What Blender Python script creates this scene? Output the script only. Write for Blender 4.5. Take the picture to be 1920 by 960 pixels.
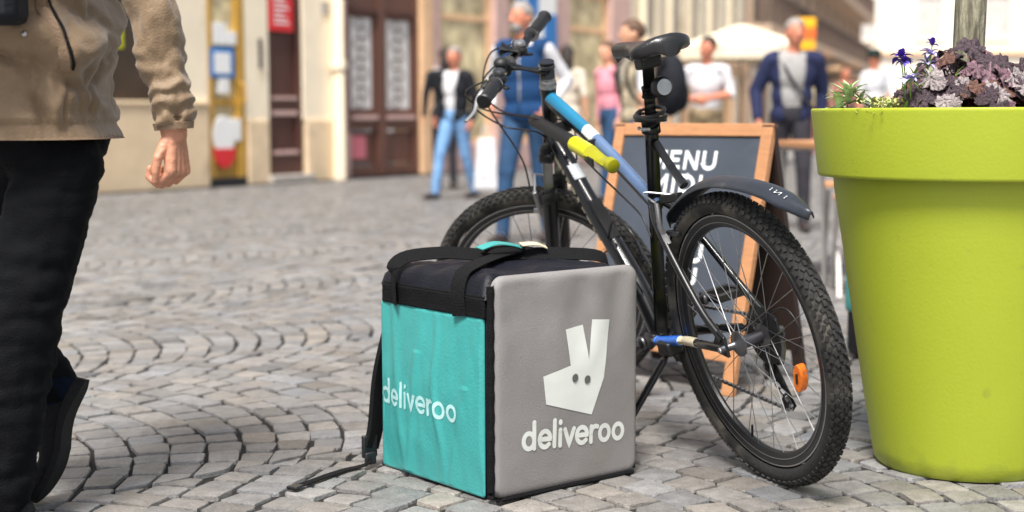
import bpy, bmesh, math, random
import numpy as np
from mathutils import Vector, Matrix, noise
from math import sin, cos, pi, radians, sqrt, atan2

for _o in list(bpy.data.objects):
    bpy.data.objects.remove(_o)
scene = bpy.context.scene
C = scene.collection
random.seed(7)

# ------------------------------------------------------------------ camera
CAM_H, PITCH, ROLL = 0.8449, 0.0981, -0.0029
F_ = Vector((0, cos(PITCH), -sin(PITCH)))
R0 = Vector((1, 0, 0)); U0 = Vector((0, sin(PITCH), cos(PITCH)))
R_ = cos(ROLL) * R0 + sin(ROLL) * U0
U_ = -sin(ROLL) * R0 + cos(ROLL) * U0
cam_d = bpy.data.cameras.new('camera')
cam = bpy.data.objects.new('camera', cam_d); C.objects.link(cam)
m3 = Matrix((R_, U_, -F_)).transposed()
cam.matrix_world = Matrix.Translation((0, 0, CAM_H)) @ m3.to_4x4()
cam_d.sensor_width = 36.0
cam_d.lens = 2667.9 / 1920 * 36
cam_d.clip_end = 600; cam_d.clip_start = 0.05
cam_d.dof.use_dof = True
cam_d.dof.focus_distance = 3.2
cam_d.dof.aperture_fstop = 2.3
scene.camera = cam

# ------------------------------------------------------------------ sky and sun (bright, soft light)
SUN_DIR = Vector((-0.14, -0.48, 0.86)).normalized()      # from the scene towards the sun
w = bpy.data.worlds.new('World'); scene.world = w; w.use_nodes = True
nt = w.node_tree; bg = nt.nodes['Background']
sky = nt.nodes.new('ShaderNodeTexSky'); sky.sky_type = 'NISHITA'; sky.sun_disc = False
sky.sun_elevation = math.asin(SUN_DIR.z); sky.sun_rotation = atan2(SUN_DIR.x, SUN_DIR.y)
sky.dust_density = 4.0; sky.air_density = 1.0; sky.ozone_density = 1.0
hs = nt.nodes.new('ShaderNodeHueSaturation'); hs.inputs['Saturation'].default_value = 0.5
nt.links.new(sky.outputs[0], hs.inputs['Color']); nt.links.new(hs.outputs[0], bg.inputs['Color'])
bg.inputs['Strength'].default_value = 0.09
sd = bpy.data.lights.new('sun', 'SUN'); sd.energy = 3.2; sd.angle = radians(16); sd.color = (1.0, 0.96, 0.90)
so = bpy.data.objects.new('sun', sd); C.objects.link(so)
so.rotation_euler = SUN_DIR.to_track_quat('Z', 'Y').to_euler(); so.location = (-8, -8, 14)
vs = scene.view_settings
vs.view_transform = 'Standard'; vs.look = 'None'; vs.exposure = 0.9; vs.gamma = 1.0; vs.use_curve_mapping = False
scene.cycles.use_denoising = True
scene.cycles.max_bounces = 8

# ------------------------------------------------------------------ materials
def srgb(r, g=None, b=None):
    if g is None: g = b = r
    f = lambda c: (c / 255 / 12.92) if c / 255 <= .04045 else ((c / 255 + .055) / 1.055) ** 2.4
    return (f(r), f(g), f(b))
_M = {}
def mat(name, col, rough=.6, var=.12, scale=9.0, bump=0.0, bscale=80.0, metal=0.0, spec=.5, coat=0.0, fine=0.0, stretch=None, attr=None, dirt=None, alpha=1.0, trans=0.0, sheen=0.0):
    if name in _M: return _M[name]
    m = bpy.data.materials.new(name); m.use_nodes = True; n = m.node_tree; p = n.nodes['Principled BSDF']; L = n.links.new
    tc = n.nodes.new('ShaderNodeTexCoord'); src = tc.outputs['Object']
    if stretch:
        mp = n.nodes.new('ShaderNodeMapping'); mp.inputs['Scale'].default_value = stretch; L(src, mp.inputs['Vector']); src = mp.outputs[0]
    no = n.nodes.new('ShaderNodeTexNoise'); no.inputs['Scale'].default_value = scale; no.inputs['Detail'].default_value = 5; no.inputs['Roughness'].default_value = .6
    L(src, no.inputs['Vector'])
    cr = n.nodes.new('ShaderNodeValToRGB'); cr.color_ramp.elements[0].position = .3; cr.color_ramp.elements[1].position = .7
    cr.color_ramp.elements[0].color = tuple(max(0, c * (1 - var)) for c in col) + (1,)
    cr.color_ramp.elements[1].color = tuple(min(1, c * (1 + var)) for c in col) + (1,)
    L(no.outputs['Fac'], cr.inputs['Fac']); out = cr.outputs['Color']
    if attr:
        at_ = n.nodes.new('ShaderNodeAttribute'); at_.attribute_name = attr
        mx = n.nodes.new('ShaderNodeMix'); mx.data_type = 'RGBA'; mx.blend_type = 'MULTIPLY'; mx.inputs['Factor'].default_value = 1
        L(out, mx.inputs['A']); L(at_.outputs['Color'], mx.inputs['B']); out = mx.outputs['Result']
    if fine:
        n2 = n.nodes.new('ShaderNodeTexNoise'); n2.inputs['Scale'].default_value = 260; n2.inputs['Detail'].default_value = 3; L(src, n2.inputs['Vector'])
        mr = n.nodes.new('ShaderNodeMapRange'); mr.inputs['From Min'].default_value = .3; mr.inputs['From Max'].default_value = .7; mr.inputs['To Min'].default_value = 1 - fine; mr.inputs['To Max'].default_value = 1 + fine
        L(n2.outputs['Fac'], mr.inputs['Value'])
        mx = n.nodes.new('ShaderNodeMix'); mx.data_type = 'RGBA'; mx.blend_type = 'MULTIPLY'; mx.inputs['Factor'].default_value = 1
        L(out, mx.inputs['A']); L(mr.outputs[0], mx.inputs['B']); out = mx.outputs['Result']
    if dirt:
        n3 = n.nodes.new('ShaderNodeTexNoise'); n3.inputs['Scale'].default_value = dirt[1]; n3.inputs['Detail'].default_value = 6; L(src, n3.inputs['Vector'])
        mr = n.nodes.new('ShaderNodeMapRange'); mr.inputs['From Min'].default_value = dirt[2]; mr.inputs['From Max'].default_value = dirt[2] + .12; mr.inputs['To Max'].default_value = dirt[3]
        L(n3.outputs['Fac'], mr.inputs['Value'])
        mx = n.nodes.new('ShaderNodeMix'); mx.data_type = 'RGBA'; L(mr.outputs[0], mx.inputs['Factor']); L(out, mx.inputs['A']); mx.inputs['B'].default_value = tuple(dirt[0]) + (1,); out = mx.outputs['Result']
    L(out, p.inputs['Base Color'])
    p.inputs['Roughness'].default_value = rough; p.inputs['Metallic'].default_value = metal
    p.inputs['Specular IOR Level'].default_value = spec; p.inputs['Coat Weight'].default_value = coat
    p.inputs['Sheen Weight'].default_value = sheen
    if trans: p.inputs['Transmission Weight'].default_value = trans
    p.inputs['Alpha'].default_value = alpha
    if bump:
        nb = n.nodes.new('ShaderNodeTexNoise'); nb.inputs['Scale'].default_value = bscale; nb.inputs['Detail'].default_value = 5; L(src, nb.inputs['Vector'])
        b = n.nodes.new('ShaderNodeBump'); b.inputs['Strength'].default_value = bump; b.inputs['Distance'].default_value = .01
        L(nb.outputs['Fac'], b.inputs['Height']); L(b.outputs[0], p.inputs['Normal'])
    _M[name] = m
    return m

# ------------------------------------------------------------------ mesh helpers
X = Vector((1, 0, 0)); Y = Vector((0, 1, 0)); Z = Vector((0, 0, 1))
def basis(t):
    t = t.normalized(); u = t.cross(Z) if abs(t.z) < .92 else t.cross(X)
    u.normalize(); return u, t.cross(u).normalized() * -1
class MB:
    def __init__(s): s.v = []; s.f = []; s.m = []
    def add(s, vs, fs, m=0):
        o = len(s.v); s.v += [tuple(x) for x in vs]; s.f += [tuple(o + i for i in f) for f in fs]
        s.m += [m] * len(fs) if isinstance(m, int) else list(m)
        return s
    def box(s, c, size, m=0, ax=None):
        ax = ax or (X, Y, Z); c = Vector(c); h = [size[i] / 2 for i in range(3)]
        vs = [c + ax[0] * (h[0] * i) + ax[1] * (h[1] * j) + ax[2] * (h[2] * k) for k in (-1, 1) for j in (-1, 1) for i in (-1, 1)]
        return s.add(vs, [(0, 2, 3, 1), (4, 5, 7, 6), (0, 1, 5, 4), (2, 6, 7, 3), (0, 4, 6, 2), (1, 3, 7, 5)], m)
    def span(s, a, b, m=0):
        return s.box([(a[i] + b[i]) / 2 for i in range(3)], [abs(b[i] - a[i]) for i in range(3)], m)
    def bar(s, a, b, w, h, up=Z, m=0):
        a = Vector(a); b = Vector(b); t = (b - a); L = t.length; t.normalize(); sd = t.cross(Vector(up))
        if sd.length < 1e-4: sd = t.cross(X)
        sd.normalize(); u2 = sd.cross(t)
        return s.box((a + b) / 2, (L, w, h), m, (t, sd, u2))
    def tube(s, pts, r, seg=10, cap=True, m=0, flat=None, closed=False):
        pts = [Vector(p) for p in pts]; n = len(pts); rs = r if isinstance(r, (list, tuple)) else [r] * n
        ref = None; vs = []; fs = []
        for i, p in enumerate(pts):
            if closed: t = pts[(i + 1) % n] - pts[i - 1]
            else: t = (pts[min(i + 1, n - 1)] - pts[max(i - 1, 0)])
            t.normalize()
            if ref is None: u, v = basis(t)
            else:
                u = ref - t * ref.dot(t); u.normalize(); v = t.cross(u)
            ref = u
            for k in range(seg):
                a = 2 * pi * k / seg; q = u * cos(a) + v * sin(a)
                if flat: q = q - flat[0] * (q.dot(flat[0]) * (1 - flat[1]))
                vs.append(p + q * rs[i])
        for i in range(n if closed else n - 1):
            j = (i + 1) % n
            for k in range(seg):
                k2 = (k + 1) % seg; fs.append((i * seg + k, i * seg + k2, j * seg + k2, j * seg + k))
        if cap and not closed:
            fs.append(tuple(range(seg))[::-1]); fs.append(tuple((n - 1) * seg + k for k in range(seg)))
        return s.add(vs, fs, m)
    def lathe(s, prof, seg=32, o=(0, 0, 0), ax=(X, Y, Z), m=0, caps=(False, False), jitter=None):
        o = Vector(o); vs = []; fs = []; n = len(prof)
        for r, z in prof:
            for k in range(seg):
                a = 2 * pi * k / seg
                vs.append(o + ax[0] * (r * cos(a)) + ax[1] * (r * sin(a)) + ax[2] * z)
        for i in range(n - 1):
            for k in range(seg):
                k2 = (k + 1) % seg; fs.append((i * seg + k, i * seg + k2, (i + 1) * seg + k2, (i + 1) * seg + k))
        if caps[0]: fs.append(tuple(range(seg))[::-1])
        if caps[1]: fs.append(tuple((n - 1) * seg + k for k in range(seg)))
        return s.add(vs, fs, m)
    def cyl(s, a, b, r, seg=16, m=0): return s.tube([a, b], r, seg, True, m)
    def ball(s, c, r, seg=12, rings=8, m=0, ax=(X, Y, Z)):
        r = r if isinstance(r, (list, tuple)) else (r, r, r); c = Vector(c); vs = [c - ax[2] * r[2]]
        for i in range(1, rings):
            ph = -pi / 2 + pi * i / rings
            for k in range(seg):
                a = 2 * pi * k / seg; vs.append(c + ax[0] * (r[0] * cos(ph) * cos(a)) + ax[1] * (r[1] * cos(ph) * sin(a)) + ax[2] * (r[2] * sin(ph)))
        vs.append(c + ax[2] * r[2]); fs = []
        for k in range(seg): fs.append((0, 1 + (k + 1) % seg, 1 + k))
        for i in range(rings - 2):
            for k in range(seg):
                k2 = (k + 1) % seg; b = 1 + i * seg; fs.append((b + k, b + k2, b + seg + k2, b + seg + k))
        b = 1 + (rings - 2) * seg; t = len(vs) - 1
        for k in range(seg): fs.append((b + k, b + (k + 1) % seg, t))
        return s.add(vs, fs, m)
    def prism(s, pts, fn, t0, t1, m=0):
        n = len(pts); vs = [fn(u, v, t0) for u, v in pts] + [fn(u, v, t1) for u, v in pts]
        fs = [tuple(range(n))[::-1], tuple(range(n, 2 * n))] + [(i, (i + 1) % n, n + (i + 1) % n, n + i) for i in range(n)]
        return s.add(vs, fs, m)
    def grid(s, fn, nu, nv, m=0, wrapu=False):
        vs = [fn(i / (nu if wrapu else nu - 1), j / (nv - 1)) for j in range(nv) for i in range(nu)]; fs = []
        for j in range(nv - 1):
            for i in range(nu if wrapu else nu - 1):
                i2 = (i + 1) % nu; fs.append((j * nu + i, j * nu + i2, (j + 1) * nu + i2, (j + 1) * nu + i))
        return s.add(vs, fs, m)
    def mesh(s, name, mats, smooth=True, ang=40):
        me = bpy.data.meshes.new(name); me.from_pydata(s.v, [], s.f)
        for m in (mats if isinstance(mats, (list, tuple)) else [mats]): me.materials.append(m)
        if any(s.m): me.polygons.foreach_set('material_index', s.m)
        bm = bmesh.new(); bm.from_mesh(me); bmesh.ops.recalc_face_normals(bm, faces=bm.faces); bm.to_mesh(me); bm.free()
        if smooth:
            me.polygons.foreach_set('use_smooth', [True] * len(me.polygons)); me.set_sharp_from_angle(angle=radians(ang))
        me.update(); return me
    def build(s, name, mats, parent=None, smooth=True, bev=0.0, ang=40):
        o = bpy.data.objects.new(name, s.mesh(name, mats, smooth, ang)); C.objects.link(o)
        if parent is not None: o.parent = parent
        if bev:
            b = o.modifiers.new('bevel', 'BEVEL'); b.width = bev; b.segments = 2; b.limit_method = 'ANGLE'
        return o
def mobj(name, me, parent=None):
    o = bpy.data.objects.new(name, me); C.objects.link(o); o.parent = parent; return o
def tag(o, label=None, cat=None, group=None, kind=None):
    if label: o['label'] = label
    if cat: o['category'] = cat
    if group: o['group'] = group
    if kind: o['kind'] = kind
    return o
def thing(name, label, cat, loc=(0, 0, 0), rz=0.0, group=None):
    o = bpy.data.objects.new(name, None); C.objects.link(o); o.empty_display_size = .1
    o.location = loc; o.rotation_euler = (0, 0, rz)
    return tag(o, label, cat, group)
def fbm(p, s): return noise.fractal(Vector(p) * s, 1.0, 2.0, 4)
def curve_pts(ctrl, n=24):
    ctrl = [Vector(c) for c in ctrl]; P = [2 * ctrl[0] - ctrl[1]] + ctrl + [2 * ctrl[-1] - ctrl[-2]]; out = []
    for i in range(1, len(P) - 2):
        a, b, c, d = P[i - 1], P[i], P[i + 1], P[i + 2]
        k = max(2, n // (len(ctrl) - 1))
        for j in range(k):
            t = j / k
            out.append(.5 * ((2 * b) + (c - a) * t + (2 * a - 5 * b + 4 * c - d) * t * t + (3 * b - a - 3 * c + d) * t ** 3))
    out.append(ctrl[-1]); return out

# --- flat lettering made of strokes; fn(u, v, h) maps the page to the surface
_hk = [0]
def stroke(mb, pts, wd, fn, rnd=True, closed=False, m=0, h=.0002):
    _hk[0] = (_hk[0] + 1) % 7; h = h + _hk[0] * .00004
    if h < .002:
        src_ = list(pts) + ([pts[0]] if closed else []); rp = []
        for (x0, y0), (x1, y1) in zip(src_, src_[1:]):
            kk = max(1, int(math.hypot(x1 - x0, y1 - y0) / (wd * .6)))
            rp += [(x0 + (x1 - x0) * j / kk, y0 + (y1 - y0) * j / kk) for j in range(kk)]
        pts = rp if closed else rp + [src_[-1]]
    n = len(pts); L = []; Rr = []
    for i, (x, y) in enumerate(pts):
        a = pts[i - 1] if (i or closed) else None; b = pts[(i + 1) % n] if (i < n - 1 or closed) else None
        ds = []
        if a: ds.append(Vector((x - a[0], y - a[1])).normalized())
        if b: ds.append(Vector((b[0] - x, b[1] - y)).normalized())
        t = sum(ds, Vector((0, 0))).normalized(); nn = Vector((-t.y, t.x)); k = max(.5, nn.dot(Vector((-ds[0].y, ds[0].x))))
        L.append((x + nn.x * wd / 2 / k, y + nn.y * wd / 2 / k)); Rr.append((x - nn.x * wd / 2 / k, y - nn.y * wd / 2 / k))
    vs = [fn(u, v, h) for u, v in L] + [fn(u, v, h) for u, v in Rr]
    fs = [(i, (i + 1) % n, n + (i + 1) % n, n + i) for i in range(n if closed else n - 1)]
    mb.add(vs, fs, m)
    if rnd and not closed:
        for p in (pts[0], pts[-1]):
            _hk[0] = (_hk[0] + 1) % 7
            mb.add([fn(p[0] + cos(2 * pi * k / 14) * wd / 2, p[1] + sin(2 * pi * k / 14) * wd / 2, h + .0003 + _hk[0] * .00002) for k in range(14)], [tuple(range(14))], m)
def arc(cx, cy, rx, ry, a0, a1, n=18): return [(cx + rx * cos(radians(a0 + (a1 - a0) * i / n)), cy + ry * sin(radians(a0 + (a1 - a0) * i / n))) for i in range(n + 1)]
GL = {  # x-height 1, strokes in letter units: (polylines, closed?), advance
 'd': ([(arc(.42, .5, .37, .40, 0, 360, 24)[:-1], 1), ([(.80, .1), (.80, 1.45)], 0)], 1.14),
 'e': ([([(.06, .52), (.82, .52)] + arc(.44, .52, .40, .42, 8, 318, 20), 0)], 1.02),
 'l': ([([(.13, .1), (.13, 1.45)], 0)], .42), 'i': ([([(.13, .1), (.13, .92)], 0), ([(.13, 1.3), (.131, 1.36)], 0)], .42),
 'v': ([([(.06, .92), (.40, .12), (.74, .92)], 0)], .92),
 'r': ([([(.13, .1), (.13, .92)], 0), (arc(.47, .52, .34, .40, 165, 66, 8), 0)], .74),
 'o': ([(arc(.46, .5, .38, .40, 0, 360, 24)[:-1], 1)], 1.10),
 'M': ([([(.08, .0), (.08, 1.0)], 0), ([(.08, .95), (.42, .25)], 0), ([(.42, .25), (.76, .95)], 0), ([(.76, 1.0), (.76, .0)], 0)], 1.02),
 'E': ([([(.08, 0), (.08, 1)], 0), ([(.08, .9), (.56, .9)], 0), ([(.08, .5), (.5, .5)], 0), ([(.08, .1), (.56, .1)], 0)], .74),
 'N': ([([(.08, 0), (.08, 1)], 0), ([(.10, .93), (.64, .07)], 0), ([(.66, 0), (.66, 1)], 0)], .92),
 'U': ([([(.08, 1), (.08, .36)] + arc(.36, .36, .28, .27, 180, 360, 12) + [(.64, 1)], 0)], .88),
 'I': ([([(.08, 0), (.08, 1)], 0)], .34),
 'D': ([([(.08, 0), (.08, 1)], 0), ([(.08, .91), (.28, .91)] + arc(.28, .5, .34, .41, 90, -90, 12) + [(.08, .09)], 0)], .84),
 'L': ([([(.08, 0), (.08, 1)], 0), ([(.08, .1), (.52, .1)], 0)], .68),
}
def lettering(mb, text, fn, u0, v0, size, wd, rnd=True, width=None, skew=0.0, m=0):
    tot = sum(GL[c][1] for c in text); k = (width / (tot * size)) if width else 1.0
    x = 0
    for c in text:
        for pl, cl in GL[c][0]:
            stroke(mb, [(u0 + (x + px) * size * k + skew * py * size, v0 + py * size) for px, py in pl], wd * size, fn, rnd, bool(cl), m)
        x += GL[c][1]
# ================================================================== GROUND
M_joint = mat('joint_sand', (.014, .0125, .0115), .95, .35, 30, .4, 200)
M_sett = mat('sett_stone', (.208, .200, .194), .48, .22, 26, .5, 120, fine=.22, attr='tone', spec=.5)
g = MB().span((-60, -30, -.6), (70, 130, -.0095))
ground = tag(g.build('ground', M_joint, smooth=False), 'ground of dark sandy joints under the cobbles', None, kind='structure')

M_farset = mat('distant_setts', (.21, .205, .20), .6, .4, 9, .4, 30)
pv = MB()
pv.add([(-8.2, 26.9, -.004), (68, 26.9, -.004), (68, 128, -.004), (-8.2, 128, -.004)], [(0, 1, 2, 3)])
pv.add([(2.5, 2.1, -.004), (60, 2.1, -.004), (60, 26.9, -.004), (11.65, 26.9, -.004)], [(0, 1, 2, 3)])
pv.add([(-50, 2.1, -.004), (-2.5, 2.1, -.004), (-7.6, 16.0, -.004), (-50, 16.0, -.004)], [(0, 1, 2, 3)])
pv.add([(-50, -28, -.004), (60, -28, -.004), (60, 2.1, -.004), (-50, 2.1, -.004)], [(0, 1, 2, 3)])
tag(pv.build('pavement', M_farset, smooth=False), 'worn grey setts continuing down the street', None, kind='structure')

def in_facade(x, y):   # true behind the shop fronts
    return (x + 4.53) * .838 - (y - 15.904) * .546 < .25
PITL = Vector((-2.037, 6.417)); CHD = Vector((1.225, 1.873)).normalized(); CHN = Vector((-CHD.y, CHD.x))
def chan_dist(x, y): return (Vector((x, y)) - PITL).dot(CHN)

def stone_geo(quad, hi, rnd):
    cx = sum(p[0] for p in quad) / 4; cy = sum(p[1] for p in quad) / 4
    tilt = (rnd.uniform(-.022, .022), rnd.uniform(-.022, .022)); dz = rnd.uniform(-.0035, .002)
    z = lambda x, y: dz + tilt[0] * (x - cx) + tilt[1] * (y - cy)
    if hi:
        out = []
        for i in range(4):
            a, b, p = quad[i - 1], quad[(i + 1) % 4], quad[i]; c = rnd.uniform(.05, .13)
            out.append((p[0] + (a[0] - p[0]) * c, p[1] + (a[1] - p[1]) * c)); out.append((p[0] + (b[0] - p[0]) * c, p[1] + (b[1] - p[1]) * c))
        n = 8; vs = []
        for k, (sc, zz) in enumerate(((1.0, -.036), (.992, -.0048), (.965, -.0008), (.88, .0))):
            for x, y in out:
                x2 = cx + (x - cx) * sc; y2 = cy + (y - cy) * sc
                j = rnd.uniform(-.001, .001) if k else 0
                vs.append((x2, y2, z(x2, y2) + zz + j))
        vs.append((cx, cy, z(cx, cy) + .0004)); fs = []
        for r in range(3):
            for i in range(n): fs.append((r * n + i, r * n + (i + 1) % n, (r + 1) * n + (i + 1) % n, (r + 1) * n + i))
        for i in range(n): fs.append((3 * n + i, 3 * n + (i + 1) % n, 4 * n))
        return vs, fs
    vs = [(x, y, -.03) for x, y in quad] + [(cx + (x - cx) * .95, cy + (y - cy) * .95, z(x, y)) for x, y in quad]
    return vs, [(4, 5, 6, 7)] + [(i, (i + 1) % 4, 4 + (i + 1) % 4, 4 + i) for i in range(4)]

rs = random.Random(11)
stones = []   # quads
def keep(x, y):
    return 2.15 < y < 27 and -(.37 * y + 1.7) < x < .37 * y + 1.7 and not in_facade(x, y)
def shrink(q, gap):
    cx = sum(p[0] for p in q) / 4; cy = sum(p[1] for p in q) / 4; o = []
    for p in q:
        d = Vector((p[0] - cx, p[1] - cy)); L = d.length; d *= max(.3, (L - gap) / L)
        o.append((cx + d.x + rs.uniform(-.0072, .0072), cy + d.y + rs.uniform(-.0072, .0072)))
    return o
ALPHA = radians(40); DX, DY = cos(ALPHA), sin(ALPHA); W_, PM = 1.5, radians(43); RR = W_ / 2 / sin(PM); PCH = .102
NS = 16
for k in range(-16, 24):
    for j in range(-200, 260):
        # quick reject
        s0 = j * PCH; n0 = (k + .5) * W_
        xx = s0 * DX - n0 * DY; yy = s0 * DY + n0 * DX
        if not (0 < yy < 29 and abs(xx) < .37 * yy + 3.5): continue
        off = (.5 if j % 2 else 0) + rs.uniform(-.12, .12)
        cuts = [0] + [min(max((i + off + rs.uniform(-.10, .10)) / NS, 0), 1) for i in range(1 if off > .2 else 1, NS)] + [1]
        cuts = sorted(set(cuts))
        for i in range(len(cuts) - 1):
            if cuts[i + 1] - cuts[i] < .03: continue
            a0 = -PM + 2 * PM * cuts[i]; a1 = -PM + 2 * PM * cuts[i + 1]; q = []
            for a, dj in ((a0, 0), (a0, 1), (a1, 1), (a1, 0)):
                a = min(PM, max(-PM, a + dj * PCH / RR * sin(a)))
                s = (j + dj) * PCH + RR * (cos(a) - cos(PM)); n = n0 + RR * sin(a)
                q.append((s * DX - n * DY, s * DY + n * DX))
            cx = sum(p[0] for p in q) / 4; cy = sum(p[1] for p in q) / 4
            if not keep(cx, cy) or abs(chan_dist(cx, cy)) < .19: continue
            stones.append((shrink(q, .0064), cx, cy))
# straight drainage channel of three rows along the street
for row in range(3):
    t = -6.0
    while t < 26:
        L = rs.uniform(.13, .2); o = (row - 1) * .115
        c0 = PITL + CHD * t + CHN * o; cx, cy = c0.x + CHD.x * L / 2, c0.y + CHD.y * L / 2
        if keep(cx, cy):
            q = [tuple(PITL + CHD * (t + a * L) + CHN * (o + b * .0575)) for a, b in ((0, -1), (1, -1), (1, 1), (0, 1))]
            stones.append((shrink(q, .008), cx, cy))
        t += L
def project(x, y, z=0.0):
    p = Vector((x, y, z - CAM_H)); d = p.dot(F_)
    return 960 + 2667.9 * p.dot(R_) / d, 480 - 2667.9 * p.dot(U_) / d
def seen(x, y):
    u, v = project(x, y)
    if not (-10 < u < 1930 and v < 985): return False
    if 712 < u < 1185 and v < 905: return False
    if 1650 < u and v < 885: return False
    if u < 60: return False
    return True
stones.sort(key=lambda s: s[2])
vis = [s for s in stones if seen(s[1], s[2])][:300]; visid = {id(s) for s in vis}
def tone():
    b = rs.gauss(1.0, .13); w_ = rs.gauss(0, .028)
    if rs.random() < .07: b *= .72
    return (b * (1 + w_), b, b * (1 - w_ * 1.3), 1.0)
def tone_attr(me, cols_per_face, sizes):
    at_ = me.color_attributes.new('tone', 'FLOAT_COLOR', 'CORNER')
    arr = np.repeat(np.array(cols_per_face, dtype=np.float32), np.array(sizes), axis=0)
    at_.data.foreach_set('color', arr.ravel())
def stone_mesh(name, V_, Fc, cols):
    me = bpy.data.meshes.new(name); me.from_pydata(V_, [], Fc); me.materials.append(M_sett)
    me.polygons.foreach_set('use_smooth', [True] * len(me.polygons))
    me.set_sharp_from_angle(angle=radians(32)); tone_attr(me, cols, [len(f) for f in Fc]); me.update(); return me
for s in vis:
    vs_, fs_ = stone_geo(s[0], True, rs); pass
    me = stone_mesh('cobblestone', vs_, fs_, [tone()] * len(fs_)); mobj('cobblestone', me, ground)
V_, Fc, cols = [], [], []
for s in stones:
    if id(s) in visid: continue
    vs_, fs_ = stone_geo(s[0], s[2] < 9.5, rs); o = len(V_); t = tone()
    V_ += vs_; Fc += [tuple(o + i for i in f) for f in fs_]; cols += [t] * len(fs_)
tag(mobj('cobbles', stone_mesh('cobbles', V_, Fc, cols), ground), kind='stuff')
# ================================================================== BUILDINGS
M_cream = mat('cream_plaster', srgb(246, 232, 206), .9, .06, 2.5, .25, 60, dirt=(srgb(190, 160, 125), 1.3, .60, .45))
M_beige = mat('beige_plinth', srgb(226, 202, 168), .9, .10, 3, .3, 60, dirt=(srgb(160, 135, 110), 2.0, .58, .5))
M_tan = mat('tan_stone', srgb(226, 186, 146), .85, .12, 3, .3, 50)
M_pink = mat('pink_stone', srgb(200, 168, 160), .8, .12, 4, .3, 50)
M_brown = mat('brown_wood', srgb(84, 52, 44), .5, .25, 6, .2, 40, stretch=(6, 6, .6))
M_redwood = mat('reddish_wood', srgb(104, 70, 58), .5, .2, 6, .2, 40, stretch=(6, 6, .6))
M_glassd = mat('shop_glass', srgb(70, 58, 48), .12, .3, 2, spec=.7)
M_warmglass = mat('lit_shop_interior', srgb(220, 194, 154), .2, .6, 3.0, spec=.6)
M_yellow = mat('yellow_door_paint', srgb(188, 146, 62), .45, .12, 4)
M_lace = mat('lace_curtain', srgb(222, 220, 216), .8, .25, 30)
M_white = mat('white_paper', srgb(238, 238, 236), .7, .04, 4)
M_blue = mat('blue_print', srgb(40, 120, 190), .6, .2, 6)
M_red = mat('red_print', srgb(214, 44, 50), .6, .06, 5)
M_pinksign = mat('pink_print', srgb(214, 120, 130), .6, .06, 5)
M_lime = mat('lime_print', srgb(205, 205, 20), .6, .08, 6)
M_dark = mat('dark_paint', srgb(40, 38, 42), .6, .2, 6)
M_stepst = mat('step_stone', srgb(176, 168, 160), .85, .12, 5, .3, 60)
M_far = mat('far_plaster', srgb(244, 236, 222), .9, .05, .6)
M_farwin = mat('far_window', srgb(205, 200, 195), .25, .2, 1.5)
M_dwin = mat('dark_window', srgb(66, 60, 60), .2, .3, 2)
M_grime = mat('brown_grey_render', srgb(200, 176, 154), .9, .15, 1.5, .3, 40)
M_balc = mat('dark_balcony_iron', srgb(120, 104, 94), .7, .2, 3)

FA = atan2(.838, .546)
def fbox(mb, s0, s1, z0, z1, n0, n1, m=0):     # facade frame: x along the street, -y outwards to the street
    return mb.span((s0, -n1, z0), (s1, -n0, z1), m)
def part(parent, name, m, *boxes, bev=.004):
    mb = MB()
    for b in boxes: fbox(mb, *b)
    return mb.build(name, m, parent, smooth=False, bev=bev)

# --- cream house with the shop window, the yellow door, the brown door and the drainpipe
b1 = thing('house', 'cream plastered house with shop window, yellow shop door and narrow brown door', 'building', (-4.53, 15.904, 0), FA)
part(b1, 'wall', M_cream, (-7, -.75, .98, 12, -.5, 0), (.86, 1.61, .98, 12, -.5, 0), (-.75, .86, 2.6, 12, -.5, 0), (1.61, 2.23, 2.75, 12, -.5, 0),
     (2.23, 2.67, .80, 12, -.5, 0), (2.67, 3.33, 2.8, 12, -.5, 0), (3.33, 4.02, .80, 12, -.5, 0))
part(b1, 'plinth', M_beige, (-7, 1.58, 0, .978, -.5, .035), (2.26, 2.64, 0, .798, -.5, .03), (3.36, 4.0, 0, .798, -.5, .03), (-7, 1.58, .978, 1.03, -.2, .06), bev=.012)
wn = part(b1, 'window', M_dark, (-.75, -.68, 1.03, 2.6, -.12, -.02), (.79, .86, 1.03, 2.6, -.12, -.02), (-.68, .79, 2.52, 2.6, -.12, -.02))
part(wn, 'pane', M_glassd, (-.68, .79, 1.03, 2.52, -.10, -.07))
part(wn, 'sticker', M_lime, (.08, .36, 1.62, 2.1, -.068, -.063))
dr = part(b1, 'shop_door', M_yellow, (1.61, 1.69, .1, 2.75, -.12, .01), (2.10, 2.23, .1, 2.75, -.12, .01), (1.69, 2.10, .1, .80, -.12, -.03), (1.69, 2.10, .98, 1.06, -.1, -.02), (1.69, 2.10, 2.45, 2.75, -.12, -.01))
part(dr, 'pane', M_warmglass, (1.69, 2.10, 1.06, 2.45, -.09, -.06), (1.69, 2.10, .8, .98, -.09, -.06))
part(dr, 'threshold', M_dark, (1.61, 2.23, 0, .1, -.12, .02))
part(dr, 'poster', M_blue, (1.63, 2.05, 1.32, 1.68, -.058, .014))
part(dr, 'notice', M_white, (1.70, 1.92, 1.72, 1.98, -.058, .013)); part(dr, 'notice', M_white, (1.78, 1.95, 1.13, 1.31, -.058, .013)); part(dr, 'notice', M_white, (1.93, 2.09, 1.72, 1.88, -.058, .013)); part(dr, 'notice', M_white, (1.98, 2.14, .55, .82, -.058, .018))
part(dr, 'picture', M_white, (1.70, 1.98, 1.37, 1.62, .014, .019))
eg = MB(); eg.prism([(1.84 + .19 * cos(t * pi / 12), .62 + .24 * sin(t * pi / 12)) for t in range(24)], lambda u, v, h: Vector((u, -h, v)), .0, .022); eg.build('oval_sticker', M_white, dr)
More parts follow.
